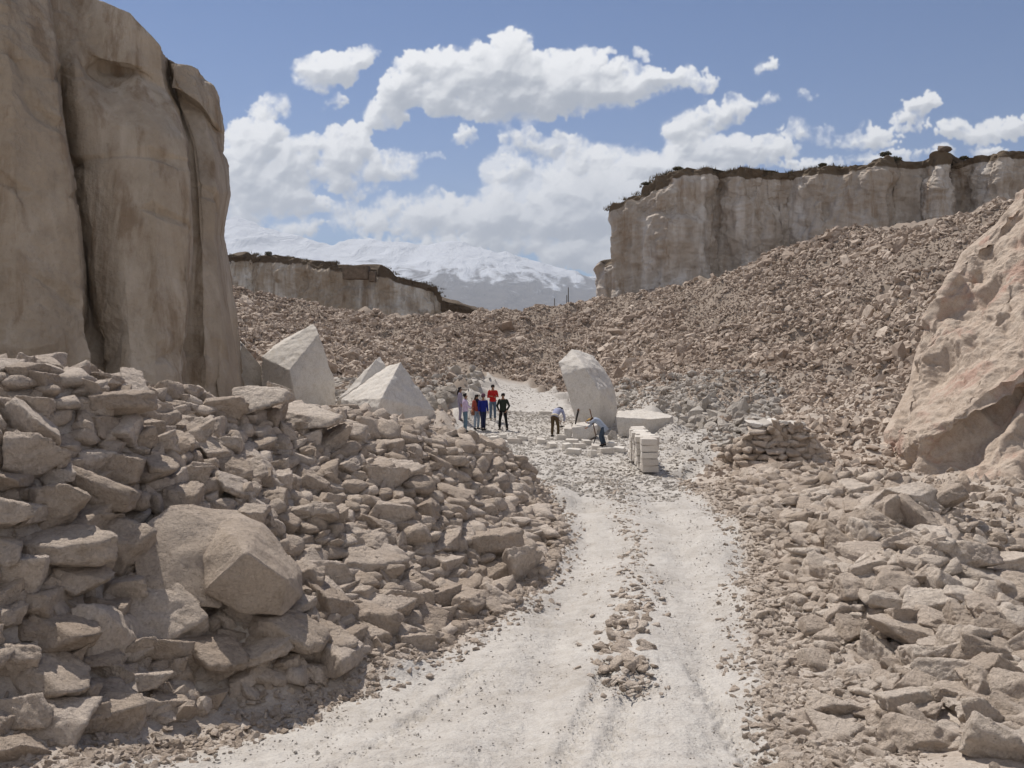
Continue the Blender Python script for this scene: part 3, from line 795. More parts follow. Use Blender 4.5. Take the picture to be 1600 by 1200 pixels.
PR3 = [stone_proto(200 + i, 3, sharp=50, kind=i % 2) for i in range(22)]
PR2 = [stone_proto(300 + i, 2, sharp=50, kind=i % 2) for i in range(20)]
PH = [hull_proto(400 + i, 9 + i % 4) for i in range(24)]

def rot_mats(n, r, tilt=math.pi):
    """random turns about z after a tilt of up to TILT"""
    a = r.uniform(0, 2 * math.pi, n); t = r.uniform(-tilt, tilt, n); b = r.uniform(0, 2 * math.pi, n)
    def Rz(x):
        z = np.zeros((n, 3, 3)); z[:, 0, 0] = z[:, 1, 1] = np.cos(x); z[:, 0, 1] = -np.sin(x); z[:, 1, 0] = np.sin(x); z[:, 2, 2] = 1; return z
    X = np.zeros((n, 3, 3)); X[:, 0, 0] = 1; X[:, 1, 1] = X[:, 2, 2] = np.cos(t); X[:, 1, 2] = -np.sin(t); X[:, 2, 1] = np.sin(t)
    return Rz(a) @ X @ Rz(b)
def merge_stones(name, protos, C, S, R, mat, label, smooth=False):
    r = np.random.default_rng(len(C)); which = r.integers(0, len(protos), len(C)); tint = r.random(len(C))
    Vs, Fs, Ts = [], [], []; base = 0
    for k, (V, Fc) in enumerate(protos):
        idx = np.nonzero(which == k)[0]
        if not len(idx): continue
        W = V[None] * S[idx][:, None, :]
        W = np.einsum('nij,nvj->nvi', R[idx], W) + C[idx][:, None, :]
        Vs.append(W.reshape(-1, 3)); nv = len(V)
        Fs.append((Fc[None] + (np.arange(len(idx)) * nv)[:, None, None] + base).reshape(-1, 3))
        Ts.append(np.repeat(tint[idx], nv)); base += nv * len(idx)
    me = mesh_np(name, np.concatenate(Vs), np.concatenate(Fs), smooth, {'tint': np.concatenate(Ts)})
    o = obj(name, me, mat); tag(o, label, kind='stuff')
    return o
def axes(n, r, rad, lo=.5, hi=.85):
    return np.stack([rad * r.uniform(.95, 1.3, n), rad * r.uniform(.75, 1.05, n), rad * r.uniform(lo, hi, n)], 1)

class Packer:
    def __init__(self, cell=.5):
        self.cell = cell; self.g = {}
    def key(self, p): return tuple(int(math.floor(c / self.cell)) for c in p)
    def ok(self, p, r, k=.8):
        a, b, c = self.key(p)
        m = int(math.ceil((r + .6) * k / self.cell))
        for i in range(a - m, a + m + 1):
            for j in range(b - m, b + m + 1):
                for l in range(c - m, c + m + 1):
                    for q, s in self.g.get((i, j, l), ()):
                        d = (p[0] - q[0]) ** 2 + (p[1] - q[1]) ** 2 + (p[2] - q[2]) ** 2
                        if d < ((r + s) * k) ** 2: return False
        return True
    def add(self, p, r): self.g.setdefault(self.key(p), []).append((tuple(p), r))
pack = Packer()

# ------------------------------------------------------------------ stones one can tell apart: the two banks beside the road
big = []      # dict(c, r, proto, scale, rot, mat, side)
def crest_l(px): return np.interp(px, [-400, 0, 130, 250, 380, 500, 600, 700, 790, 850, 890], [540, 556, 580, 605, 615, 630, 640, 655, 710, 785, 845])
def base_l(px): return np.interp(px, [-400, 0, 100, 250, 500, 600, 700, 810, 868, 890], [1230, 1200, 1190, 1150, 1090, 1058, 1010, 955, 890, 850])

SPECIAL = [  # px, py, w, h, flatness   (left bank and its crest)
 (90,858,100,78,.6),(172,862,86,104,.6),(82,998,128,82,.55),(162,1005,90,110,.6),(65,1056,136,80,.5),(232,975,140,105,.65),(75,1140,95,92,.7),(158,1118,104,74,.55),
 (515,960,82,66,.6),(408,990,96,62,.5),(262,1112,74,58,.75),(642,1010,74,48,.6),(345,955,84,80,.6),(20,1180,70,50,.7),(18,1120,60,70,.6),(30,905,70,80,.7),(28,735,84,70,.6),(72,725,70,60,.7),
 (560,870,72,46,.5),(700,780,70,50,.5),(470,760,66,60,.6),(330,675,60,50,.7),(215,690,56,56,.7),(140,645,62,52,.6),(50,640,80,44,.5),(60,600,70,46,.6),(25,566,66,30,.4),(105,592,60,40,.6),(160,600,70,40,.6),
 (380,1030,80,40,.4),(455,1010,60,60,.8),(490,905,70,50,.4),(600,955,70,40,.4),(760,860,60,70,.7),(800,900,52,60,.7),(620,690,60,34,.5),(285,745,70,44,.6),(215,745,60,40,.6),(400,745,66,56,.6)]
def add_big(c, r, sc, side, rot, lvl=4, mat='rock', lift=0.0):
    big.append(dict(c=np.array(c, float), r=r, s=sc, side=side, R=rot, lvl=lvl, mat=mat))
    pack.add(c, r)
for (px, py, w, h, fl) in SPECIAL:
    c, d = hit(px, py)
    r = .5 * math.sqrt(w * h) / F_PX * d * .84
    c = c + np.array([0, .35 * r, -.05 * r])
    k_s = .78 if py < 800 else .92
    s = np.array([w / F_PX * d * .56 * k_s, r * 1.05, h / F_PX * d * .60 * k_s])
    R = (Matrix.Rotation(rnd.uniform(-.5, .5), 3, 'Z') @ Matrix.Rotation(rnd.uniform(-.3, .3), 3, 'Y') @ Matrix.Rotation(rnd.uniform(-.3, .15), 3, 'X'))
    add_big(c, r * .9, s, 'left', np.array(R), 5 if w > 90 else 4)

# the great split boulder occupies its own hollow
cb_, db_ = hit(345, 870)
for q_ in ((235,855),(240,905),(275,880),(300,825),(265,820),(300,920),(350,840),(345,900),(400,860),(430,910),(380,930),(440,880),(330,945)): pack.add(hit(*q_)[0], .30)

def poly_sample(poly, n, r):
    P_ = np.array(poly); lo, hi = P_.min(0), P_.max(0)
    x = r.uniform(lo[0], hi[0], n); y = r.uniform(lo[1], hi[1], n)
    k = inpoly(x, y, poly); return x[k], y[k]
left_poly = plan([(-500,5.6),(-100,6.4),(100,7.0),(250,7.7),(500,8.9),(600,9.3),(700,10.3),(810,11.5),(868,13.7),(886,16),(872,18.6),(840,21),(790,22),(700,20),(600,18),(500,16.4),(380,14.6),(250,13.2),(130,11.6),(0,11.2),(-300,10.2),(-600,9)])
r1 = np.random.default_rng(55)
# terrain slope for inward lean
def stone_pass(poly, n, radf, side, k, jit=.0, lvl=4):
    x, y = poly_sample(poly, n, r1)
    z = height(x, y)
    rad = radf(x, y, z, r1.random(len(x)))
    order = np.argsort(-rad) if jit == 0 else np.arange(len(x))
    out = []
    for i in order:
        r = rad[i]
        if r <= 0: continue
        p = (x[i], y[i], z[i] + .16 * r)
        if pack.ok(p, r, k):
            pack.add(p, r); out.append((p, r))
    return out
def rad_left(x, y, z, u):
    px = 800 + F_PX * x / y
    off, w = road_off(x, y)
    foot = np.clip((-road_in(x, y) - .25) / .5, 0, 1)
    base = np.interp(px, [-300, 0, 300, 600, 900], [.168, .162, .156, .15, .145])
    r = base * (.66 + .85 * u ** 1.8)
    return np.where(foot > .25, r, r * .5)
res = stone_pass(left_poly, 16000, rad_left, 'left', .66, jit=1)
for p, r in res:
    s = axes(1, r1, r * 1.12, .62, .95)[0]
    add_big(p, r, s, 'left', rot_mats(1, r1, .4)[0])

right_poly = plan([(1235,6.2),(1200,8),(1185,10.2),(1195,13.2),(1170,18.5),(1070,22.5),(1060,25),(1150,26),(1290,24),(1400,21),(1560,17),(1660,14.2),(1740,12),(1800,9),(1800,6.2)])
for (px, py, w, h) in [(1450,1165,100,66),(1545,1175,90,60),(1337,925,66,40),(1420,980,68,46),(1412,1105,84,50),(1297,1110,82,40),(1400,810,56,52),(1445,830,60,50),(1500,860,62,40),(1370,890,60,40),(1500,1010,70,60),(1585,1090,70,90),(1300,1150,60,40),(1475,920,56,50),(1345,1060,56,34),(1262,1035,44,40),(1385,1035,56,50),(1540,1080,70,60),(1350,840,54,50),(1320,800,44,40),(1560,990,60,50),(1275,985,50,32)]:
    c, d = hit(px, py)
    r = .5 * math.sqrt(w * h) / F_PX * d
    s = np.array([w / F_PX * d * .56, r * 1.0, h / F_PX * d * .6])
    R = (Matrix.Rotation(rnd.uniform(-.6, .6), 3, 'Z') @ Matrix.Rotation(rnd.uniform(-.1, .45), 3, 'Y') @ Matrix.Rotation(rnd.uniform(-.3, .3), 3, 'X'))
    add_big(c + np.array([0, .2 * r, 0]), r * .85, s, 'right', np.array(R), 4, 'rock_right')
def rad_right(x, y, z, u):
    off, w = road_off(x, y)
    e = np.clip((off - w - .15) / 1.5, 0, 1)
    r = (.045 + .155 * e) * (.55 + .95 * u ** 1.8)
    far = np.clip((y - 15) / 8, 0, 1)
    r = r * (1 - .15 * far)
    # the gravelly hollow beyond the crest stays fine
    px = 800 + F_PX * x / y
    hollow = (y > 13.5) & (px > 1470)
    return np.where(hollow, r * .45, r)
res = stone_pass(right_poly, 14000, rad_right, 'right', .66, jit=1)
for p, r in res:
    s = axes(1, r1, r * 1.12, .5, .88)[0]
    add_big(p, r, s, 'right', rot_mats(1, r1, .7)[0], 4, 'rock_right')

# rank by size in the picture; only stones in the frame become objects of their own
for b in big:
    px, py, dep = project(*b['c']); b['px'], b['py'], b['dep'] = px, py, dep
    rp = b['r'] / dep * F_PX
    vis = -rp * .6 < px < 1600 + rp * .6 and py < 1200 + rp * .5
    if b['side'] == 'left' and py < crest_l(px) + 2: vis = vis and py > crest_l(px) - 14
    if b['side'] == 'left' and b['c'][1] > np.interp(px, [0, 250, 500, 700, 850], [10.2, 12.4, 15.6, 19.2, 20.5]): vis = False
    b['vis'] = vis; b['size'] = rp
N_IND = 272
cand = sorted([b for b in big if b['vis']], key=lambda b: -b['size'])
ind = cand[:N_IND]
keep = set(id(b) for b in ind)
rest = [b for b in big if id(b) not in keep]

# labels: zone of the bank, shape, then order from the left inside that zone
def shape_word(b):
    s = sorted(b['s']); q = s[0] / s[2]
    return 'flat' if q < .48 else ('wedge-shaped' if q < .62 else ('chunky' if q < .75 else 'rounded'))
LCOL = [(105, "photo's left edge"), (215, 'left of split boulder'), (340, "beside boulder's shaded half"), (480, "beside boulder's pale half"),
        (560, 'right of split boulder'), (650, 'well right of boulder'), (740, 'midway to road bend'), (2000, 'near road bend')]
LROW = [(.07, 'on the crest'), (.19, 'just below the crest'), (.34, 'in the upper part'), (.5, 'in the middle part'), (.68, 'in the lower middle'), (.86, 'low on the slope'), (9, 'at the foot')]
RCOL = [(1230, 'beside right wheel track'), (1310, 'a step from road'), (1390, 'halfway up'), (1470, 'near the crest'), (1540, 'on the crest'), (2000, "photo's right edge")]
RROW = [(770, 'at the far end'), (830, 'below the outcrop'), (890, 'in the far half'), (950, 'in the upper middle'), (1010, 'in the very middle'), (1070, 'in the lower middle'), (1130, 'in the near half'), (9999, 'in the nearest strip')]
ORD = ['leftmost', 'second from left', 'third from left', 'fourth from left', 'fifth from left', 'sixth from left', 'seventh from left', 'eighth from left', 'ninth from left', 'tenth from left', 'eleventh from left', 'twelfth from left']
zones = {}
for b in ind:
    px, py = b['px'], b['py']
    if b['side'] == 'left':
        col = next(t for lim, t in LCOL if px < lim)
        fr = (py - crest_l(px)) / max(20, base_l(px) - crest_l(px))
        row = next(t for lim, t in LROW if fr < lim)
        key = ('left', shape_word(b), row, col)
    else:
        col = next(t for lim, t in RCOL if px < lim); row = next(t for lim, t in RROW if py < lim)
        key = ('right', shape_word(b), row, col)
    zones.setdefault(key, []).append(b)
for key, bs in zones.items():
    bs.sort(key=lambda b: b['px'])
    for i, b in enumerate(bs):
        tone = 'tan' if b['side'] == 'left' else 'pale'
        lead = '' if len(bs) == 1 else ORD[min(i, 11)] + ' '
        if len(bs) > 1 and i == len(bs) - 1: lead = 'rightmost '
        b['label'] = f"{lead}{key[1]} stone {key[2]} of {key[0]} bank, {key[3]}"
pm4 = {}
def proto_mesh(i, lvl, mat):
    k = (i, mat)
    if k not in pm4:
        V, Fc = PR4[i]
        me = mesh_np('stone', V, Fc, True); me.materials.append(M[mat]); pm4[k] = me
    return pm4[k]
for j, b in enumerate(ind):
    me = proto_mesh(rnd.randrange(26), b['lvl'], b['mat'])
    o = bpy.data.objects.new('rubble_stone', me)
    o.matrix_world = Matrix.Translation(Vector(b['c'])) @ Matrix(b['R'].tolist()).to_4x4() @ Matrix.Diagonal((*b['s'], 1))
    link(o)
    tag(o, b['label'], 'stone', 'stones heaped on the left bank' if b['side'] == 'left' else 'stones heaped on the right bank')

for side, mt, lab in (('left', 'rock', 'smaller tan stones packed between the large ones of left bank'), ('right', 'rock_right', 'smaller pale stones packed between the large ones of right bank')):
    bs = [b for b in rest if b['side'] == side]
    C = np.array([b['c'] for b in bs]); S = np.array([b['s'] for b in bs]); R = np.array([b['R'] for b in bs])
    # filler stones under and between
    x, y = poly_sample(left_poly if side == 'left' else right_poly, 10000 if side == 'left' else 20000, r1)
    z = height(x, y); off, w = road_off(x, y)
    if side == 'left': rr = np.clip(.035 + .10 * r1.random(len(x)) ** 2.0, 0, 1) * np.where(road_in(x, y) > -.5, .6, 1.1)
    else: rr = (.018 + .085 * r1.random(len(x)) ** 2.2) * np.clip(.45 + (off - w) * .5, .4, 1.2)
    Cf = np.stack([x, y, z - .15 * rr], 1); Sf = axes(len(x), r1, rr); Rf = rot_mats(len(x), r1)
    bigf = rr > .07
    print('REST', side, len(bs)); merge_stones('rubble_fill', PR4L if len(bs) < 500 else PR3, C, S, R, M[mt], lab, True)
    merge_stones('rubble_fill', PR2, Cf[bigf], Sf[bigf], Rf[bigf], M[mt], lab, False)
    merge_stones('rubble_chips', PH, Cf[~bigf], Sf[~bigf], Rf[~bigf], M[mt], 'chips and grit lying in the gaps of the ' + side + ' bank')

# grit along the foot of the banks and on the road, and the ridge of stones between the wheel tracks
def strip(name, n, yr, offf, radf, protos, mat, label, smooth=False):
    y = np.exp(r1.uniform(math.log(yr[0]), math.log(yr[1]), n)); u = r1.random(n)
    off = offf(y, u, n); x = np.interp(y, ROADY, ROADX) + off
    z = height(x, y); rad = radf(y, off, r1.random(n))
    k = (rad > 0)
    C = np.stack([x, y, z + .1 * rad], 1)[k]
    merge_stones(name, protos, C, axes(k.sum(), r1, rad[k], .4, .8), rot_mats(k.sum(), r1, .8), M[mat], label, smooth)
strip('median_stones', 3200, (8.1, 26), lambda y, u, n: .0 + r1.normal(scale=1, size=n) * (.22 + .08 * np.sin(y * 1.1)) + .10 * np.sin(y * 1.7 + 1), lambda y, o, u: (.4 + .6 * smooth01((y - 8.1) / 1.2)) * (.008 + .065 * u ** 7) * np.clip(1.4 - np.abs(o) * 1.3, .4, 1.3) * (.45 + .55 * smooth01((13.5 - y) / 4)), PR3, 'rock_right', 'ridge of stones between the two wheel tracks', True)
strip('road_grit', 16000, (5.2, 26), lambda y, u, n: np.interp(y, EDY, EDL) + u * np.interp(y, EDY, EDR - EDL) - np.interp(y, ROADY, ROADX), lambda y, o, u: (.003 + .012 * u ** 6) * (.55 + .45 * np.clip(y / 12, 0, 1.6)) * (.8 + .7 * np.abs(o) / 2), PH, 'white_rock', 'fine grit and chips scattered over the haul road')
for sgn, nm in ((-1, 'left'), (1, 'right')):
    strip('verge_rubble', 9000, (5.6, 24), lambda y, u, n: np.interp(y, EDY, EDL if sgn < 0 else EDR) - np.interp(y, ROADY, ROADX) + sgn * (.02 + np.abs(r1.normal(scale=.5, size=n)) - .45 * r1.random(n) ** 3), lambda y, o, u: (.008 + .055 * u ** 3.5), PH, 'rock' if sgn < 0 else 'rock_right', 'small rubble spilled along the ' + nm + ' verge of road')

# work floor chips
wf = plan([(850,24),(900,20.5),(1000,19.5),(1080,21),(1060,25),(1120,30),(1100,40),(1000,46),(860,50),(740,56),(715,46),(740,36)])
x, y = poly_sample(wf, 42000, r1); z = height(x, y); rr = .015 + .075 * r1.random(len(x)) ** 3
merge_stones('floor_chips', PH, np.stack([x, y, z], 1), axes(len(x), r1, rr, .35, .7), rot_mats(len(x), r1, .8), M['white_rock'], 'white tuff chips strewn over the working floor')

x, y = poly_sample(plan([(700,46),(960,44),(900,60),(850,70),(740,70),(730,56)]), 3000, r1); z = height(x, y); rr = .02 + .08 * r1.random(len(x)) ** 4
merge_stones('floor_chips', PH, np.stack([x, y, z], 1), axes(len(x), r1, rr, .35, .7), rot_mats(len(x), r1, .8), M['white_rock'], 'pale chips strewn over the track behind the onlookers')
# far slopes
def slope(name, poly, n_per_m2, rlo, rhi, mat, label, pw=2.0, excl=True, protos=PH, sink=.1):
    P_ = np.array(poly); a = abs(sum(P_[i][0] * P_[(i + 1) % len(P_)][1] - P_[(i + 1) % len(P_)][0] * P_[i][1] for i in range(len(P_)))) / 2
    box = np.prod(P_.max(0) - P_.min(0)); x, y = poly_sample(poly, int(n_per_m2 * box), r1)
    if excl:
        off, w = road_off(x, y); k = (road_in(x, y) < .1 - .5 * r1.random(len(x))) | (y > 74); k &= ~inpoly(x, y, wf) | (r1.random(len(x)) < .04)
        x, y = x[k], y[k]
    z = height(x, y); q_ = xyz(x, y, 0)
    rr = (rlo + (rhi - rlo) * r1.random(len(x)) ** pw) * np.clip(1 + 1.1 * fbm(q_ * .13, 3), .5, 1.9)
    k = fbm(q_ * xyz(.22, .07, 0) + 50, 3) < 9 + .3 * r1.random(len(x)) if rhi < .5 else np.ones(len(x), bool)
    x, y, z, rr = x[k], y[k], z[k], rr[k]
    merge_stones(name, protos, np.stack([x, y, z - sink * rr], 1), axes(len(x), r1, rr), rot_mats(len(x), r1), M[mat], label)
far_poly = plan([(1060,56),(1240,47),(1380,42),(1500,40),(1700,40),(1900,50),(1800,62),(1600,70),(1500,74),(1400,82),(1300,86),(1200,92),(1100,100),(1000,106),(940,116),(800,116),(700,110),(600,98),(460,108),(300,110),(250,80),(300,60),(390,50),(600,50),(700,58),(735,76),(790,78),(850,70),(880,62),(930,58)])
slope('slope_rubble', far_poly, 30, .10, .32, 'far_rock', 'countless brown tuff stones covering the far slopes', 1.7, sink=-.15)
slope('slope_boulders', far_poly, .25, .28, .6, 'far_rock', 'larger stones scattered over the far slopes', 2.5, protos=PR2)
near_poly = plan([(1045,31),(1100,26),(1150,26),(1290,24),(1400,24),(1480,34),(1460,42),(1240,49),(1060,58),(930,64),(940,54),(1060,46),(1100,38)])
slope('heap_rubble', near_poly, 34, .05, .27, 'far_rock', 'brown and pale rubble heaped at the foot of the slope', 2.2)
white_poly = plan([(1050,33),(1110,31),(1180,32),(1230,46),(1190,55),(1060,60),(960,62),(955,50),(1060,44)])
slope('white_heap', white_poly, 22, .07, .28, 'white_rock', 'heap of fresh white tuff fragments right of the big boulder', 2.0, protos=PR2, sink=-.15)
lw_poly = plan([(360,46),(520,44),(700,45),(715,52),(740,60),(755,75),(700,66),(560,56),(380,54)])
slope('white_heap', lw_poly, 7, .08, .42, 'white_rock', 'white tuff fragments scattered behind the pyramid boulders', 2.2, protos=PR2, sink=-.1)
back_poly = plan([(360,13.6),(500,16),(700,20),(800,23),(835,27),(790,30),(740,38),(700,46),(380,46),(380,25)])
slope('heap_rubble', back_poly, 10, .05, .28, 'rock', 'stones on the ground behind the left bank', 2.2)
right_low = plan([(1440,15),(1560,12.5),(1800,11),(1800,24),(1400,27),(1330,23)])
right_near = plan([(1600,5.5),(2400,5.5),(2300,17),(1640,17),(1700,10)])
slope('heap_rubble', right_near, 34, .04, .26, 'rock_right', 'loose rubble on the far side of the right bank', 2.2, protos=PR2)
slope('heap_rubble', right_low, 60, .02, .17, 'rock_right', 'loose gravelly rubble below the outcrop', 3.0)

# ------------------------------------------------------------------ boulders and cut blocks
def hull_obj(name, hulls, mat, label, cat, group=None, cuts=5, amp=.05, fine=.012, rough_dir=None, anchor=None, d0=None):
    """hulls: list of point lists (px, py, depth offset); ANCHOR: (px, py) where it meets the ground"""
    if d0 is None: _, d0 = hit(*anchor)
    bmf = bmesh.new()
    for pts_ in hulls:
        bm = bmesh.new()
        for (px, py, dd) in pts_: bm.verts.new(P(px, py, d0 + dd))
        res = bmesh.ops.convex_hull(bm, input=bm.verts[:])
        bmesh.ops.delete(bm, geom=list({g for g in list(res['geom_interior']) + list(res['geom_unused']) if isinstance(g, bmesh.types.BMVert)}), context='VERTS')
        bmesh.ops.dissolve_limit(bm, angle_limit=math.radians(8), verts=bm.verts[:], edges=bm.edges[:])
        bmesh.ops.bevel(bm, geom=bm.edges[:], offset=.014, segments=1, affect='EDGES', clamp_overlap=True)
        bmesh.ops.triangulate(bm, faces=bm.faces[:])
        for _ in range(cuts):
            es = [e for e in bm.edges if e.calc_length() > .14]
            if not es: break
            bmesh.ops.subdivide_edges(bm, edges=es, cuts=1)
            bmesh.ops.triangulate(bm, faces=bm.faces[:])
        bm.normal_update()
        cos = np.array([v.co[:] for v in bm.verts]); nn = np.array([v.normal[:] for v in bm.verts])
        dsp = fbm(cos * .8, 3) * amp + fbm(cos * 3.5, 4) * fine * 2 + np.maximum(0, fbm(cos * 1.5 + 8, 3, ridged=True) - .8) * -amp * .6
        cos = cos + nn * dsp[:, None]
        for v, c in zip(bm.verts, cos): v.co = c
        tmp = bpy.data.meshes.new('t'); bm.to_mesh(tmp); bm.free(); bmf.from_mesh(tmp); bpy.data.meshes.remove(tmp)
    c = sum((v.co for v in bmf.verts), Vector()) / len(bmf.verts)
    for v in bmf.verts: v.co -= c
    me = bpy.data.meshes.new(name); bmf.to_mesh(me); bmf.free()
    try: me.shade_smooth(); me.set_sharp_from_angle(angle=math.radians(35))
    except Exception: pass
    o = obj(name, me, mat); o.location = c
    tag(o, label, cat, group)
    return o
G_B = 'great white boulders standing in the quarry'
hull_obj('boulder', [[(490,505,1.2),(478,512,3),(440,532,2.4),(409,557,-.2),(409,600,-.5),(452,578,-1.3),(459,606,-1.5),(498,522,.4),(522,592,.8),(524,622,.9),(462,650,-1.3),(409,650,-.5),(526,650,1),(430,600,4),(505,600,5),(440,650,4),(510,650,5)]],
         M['fresh_tuff'], 'tall pyramid-like white boulder with pointed top, near the left cliff', 'boulder', G_B, d0=44)
hull_obj('boulder', [[(366,528,1),(378,535,0),(409,573,.2),(409,625,.2),(360,625,0),(366,530,4),(404,590,4),(404,625,4)]],
         M['fresh_tuff'], 'smaller grey-white boulder half hidden between left cliff and pyramid boulder', 'boulder', G_B, d0=44)
hull_obj('boulder', [[(594,556,1.8),(587,562,1.2),(528,624,-.2),(602,571,1.4),(560,603,.0),(520,655,0),(600,655,.5),(592,600,3.6),(540,655,3)],
                     [(604,572,1.0),(626,565,.4),(532,625,-.9),(590,638,-2.4),(596,622,-2.2),(620,575,.0),(680,642,.6),(648,600,.8),(540,662,-1.4),(586,664,-2.4),(684,662,.8),(620,660,4),(603,600,3.4)]],
         M['fresh_tuff'], 'low twin-peaked white boulder with a notch in its ridge', 'boulder', G_B, d0=42.5)
hull_obj('boulder', [[(872,566,.2),(893,545,.9),(910,549,1.8),(928,557,2.0),(946,578,1.6),(960,605,1.2),(966,640,1.0),(955,672,.6),(879,585,-.3),(898,648,-.5),(905,673,-.5),(915,575,-.6),(936,610,-.9),(940,674,-.5),(905,560,3.2),(935,575,3.2),(958,640,3.4),(915,674,3),(950,674,3.2),(884,575,2.4)]],
         M['fresh_tuff'], 'tall leaning white boulder standing behind the stonecutters', 'boulder', G_B, anchor=(925,672))
hull_obj('boulder', [[(962,651,-.2),(966,643,1.4),(998,640,2.2),(1030,644,2),(1052,650,1.4),(1046,652,.1),(1055,674,1.2),(1047,681,.15),(966,683,-.3),(964,670,-.3),(1010,655,-.4),(1010,682,-.3),(990,660,3),(1045,670,2.8)]],
         M['fresh_tuff'], 'long flat-topped white block lying right of the leaning boulder', 'boulder', G_B, anchor=(1000,681))
hull_obj('boulder', [[(893,668,-.1),(896,661,.8),(930,657,.8),(934,664,0),(932,682,0),(912,690,-.3),(895,686,-.2),(900,684,1.4),(930,680,1.4)],
                     [(880,669,.2),(882,663,.7),(893,662,.8),(894,670,0),(893,687,0),(882,686,.1),(885,684,1)]],
         M['fresh_tuff'], 'roughly squared white block being worked between the two stonecutters', 'boulder', G_B, cuts=4, amp=.03, anchor=(905,688))
hull_obj('boulder', [[(950,680,0),(955,672,.3),(962,673,.4),(966,683,.2),(964,688,0),(950,690,0),(957,686,.9)]], M['white_rock'],
         'small yellowish white boulder below the leaning boulder', 'boulder', G_B, cuts=2, amp=.03, anchor=(957,688))
# crest stones, pale
for (px, d, w, h, lab) in [(462,14.0,66,26,'pale slab tilted on the crest of left bank'),(385,13.3,56,34,'pale angular block behind the bank crest, below the left cliff edge'),(432,14.6,30,44,'upright pale stone behind the bank crest, below pyramid boulder'),(404,14.4,32,26,'small white cube-like stone behind the crest near the left cliff')]:
    x, y = (px - 800) / F_PX * d, d; z = float(height(np.array([x]), np.array([y]))[0])
    s = (w / F_PX * d * .55, w / F_PX * d * .45, h / F_PX * d * .7)
    zt = {462: 614, 385: 588, 432: 583, 404: 578}[px]
    top = P(px, zt, d)[2]
    V, Fc = stone_proto(900 + px, 5, sharp=60, kind=px % 2)
    me = mesh_np('boulder', V * np.array(s), Fc, True); me.materials.append(M['rock_right'])
    o = bpy.data.objects.new('boulder', me); link(o); o.location = (x, y, max(min(top - s[2] * .8, z + s[2] * 1.0), z + .1)); o.rotation_euler = (rnd.uniform(-.2, .3), rnd.uniform(-.25, .25), rnd.uniform(-.5, .5))
    tag(o, lab, 'boulder', 'pale blocks along the bank crest')

# the great split boulder of the left bank
hull_obj('boulder', [[(212,905,-1.0),(208,868,-.85),(228,812,-.5),(262,786,-.25),(300,785,.0),(372,798,.3),(405,850,-.3),(345,950,-.85),(262,946,-1.0),(225,925,-1.0),(240,870,.3),(320,900,.3),(300,800,.6)],
                     [(318,872,-.6),(334,812,-.1),(374,801,.25),(412,820,.25),(474,893,.0),(478,932,-.3),(440,963,-.7),(380,960,-.85),(320,925,-.9),(385,862,-1.05),(448,905,-.8),(380,850,1.0),(455,900,.8),(350,930,.6)]],
         M['rock'], 'great split tan boulder bedded in the left bank, largest stone there', 'boulder', cuts=7, amp=.03, fine=.012, d0=db_ - .12)

# sawn blocks
def block_mesh(seed, sx, sy, sz):
    r = np.random.default_rng(seed); bm = bmesh.new(); bmesh.ops.create_cube(bm, size=1)
    for v in bm.verts: v.co = Vector((v.co.x * sx, v.co.y * sy, v.co.z * sz)) + Vector(r.uniform(-.014, .014, 3))
    bmesh.ops.bevel(bm, geom=bm.edges[:], offset=.012, segments=1, affect='EDGES')
    bmesh.ops.subdivide_edges(bm, edges=[e for e in bm.edges if e.calc_length() > .1], cuts=4, use_grid_fill=True)
    bm.normal_update()
    for v in bm.verts:
        n = mnoise.noise(v.co * 7 + Vector((seed * 3.1, 0, 0)))
        v.co += v.normal * n * .012
    me = bpy.data.meshes.new('cut_block'); bm.to_mesh(me); bm.free(); me.materials.append(M['block'])
    return me
x0, y0 = (1007 - 800) / F_PX * 26.4, 26.5
gz = float(height(np.array([x0 + .2]), np.array([y0]))[0]); gz = min(gz, .6)
Z0 = P(1020, 739, 26.7)[2]
SW = ['front', 'second', 'third', 'fourth', 'fifth', 'sixth', 'seventh', 'eighth', 'ninth', 'rearmost']
HW = ['bottom', 'second from bottom', 'middle', 'second from top', 'top']
bms = [block_mesh(i, .48, .345, .193) for i in range(9)]
for i in range(10):
    lean = rnd.uniform(-.03, .03); jx = rnd.uniform(-.05, .05); yy = y0 + .2 + i * .385
    zb = Z0 + (float(height(np.array([x0 + .25]), np.array([yy]))[0]) - float(height(np.array([x0 + .25]), np.array([y0 + .2]))[0])) * .5
    for k in range(5):
        o = bpy.data.objects.new('cut_block', rnd.choice(bms)); link(o)
        o.location = (x0 + .25 + jx + lean * k + rnd.uniform(-.012, .012), yy + rnd.uniform(-.012, .012), zb + .1 + k * .203)
        o.rotation_euler = (rnd.uniform(-.02, .02) + math.pi * rnd.randrange(2), rnd.uniform(-.015, .015), rnd.uniform(-.04, .04) + math.pi * rnd.randrange(2))
        tag(o, f'pale sawn block, {HW[k]} of the {SW[i]} pile in the long block stack', 'stone block', 'sawn blocks stacked in a long row')
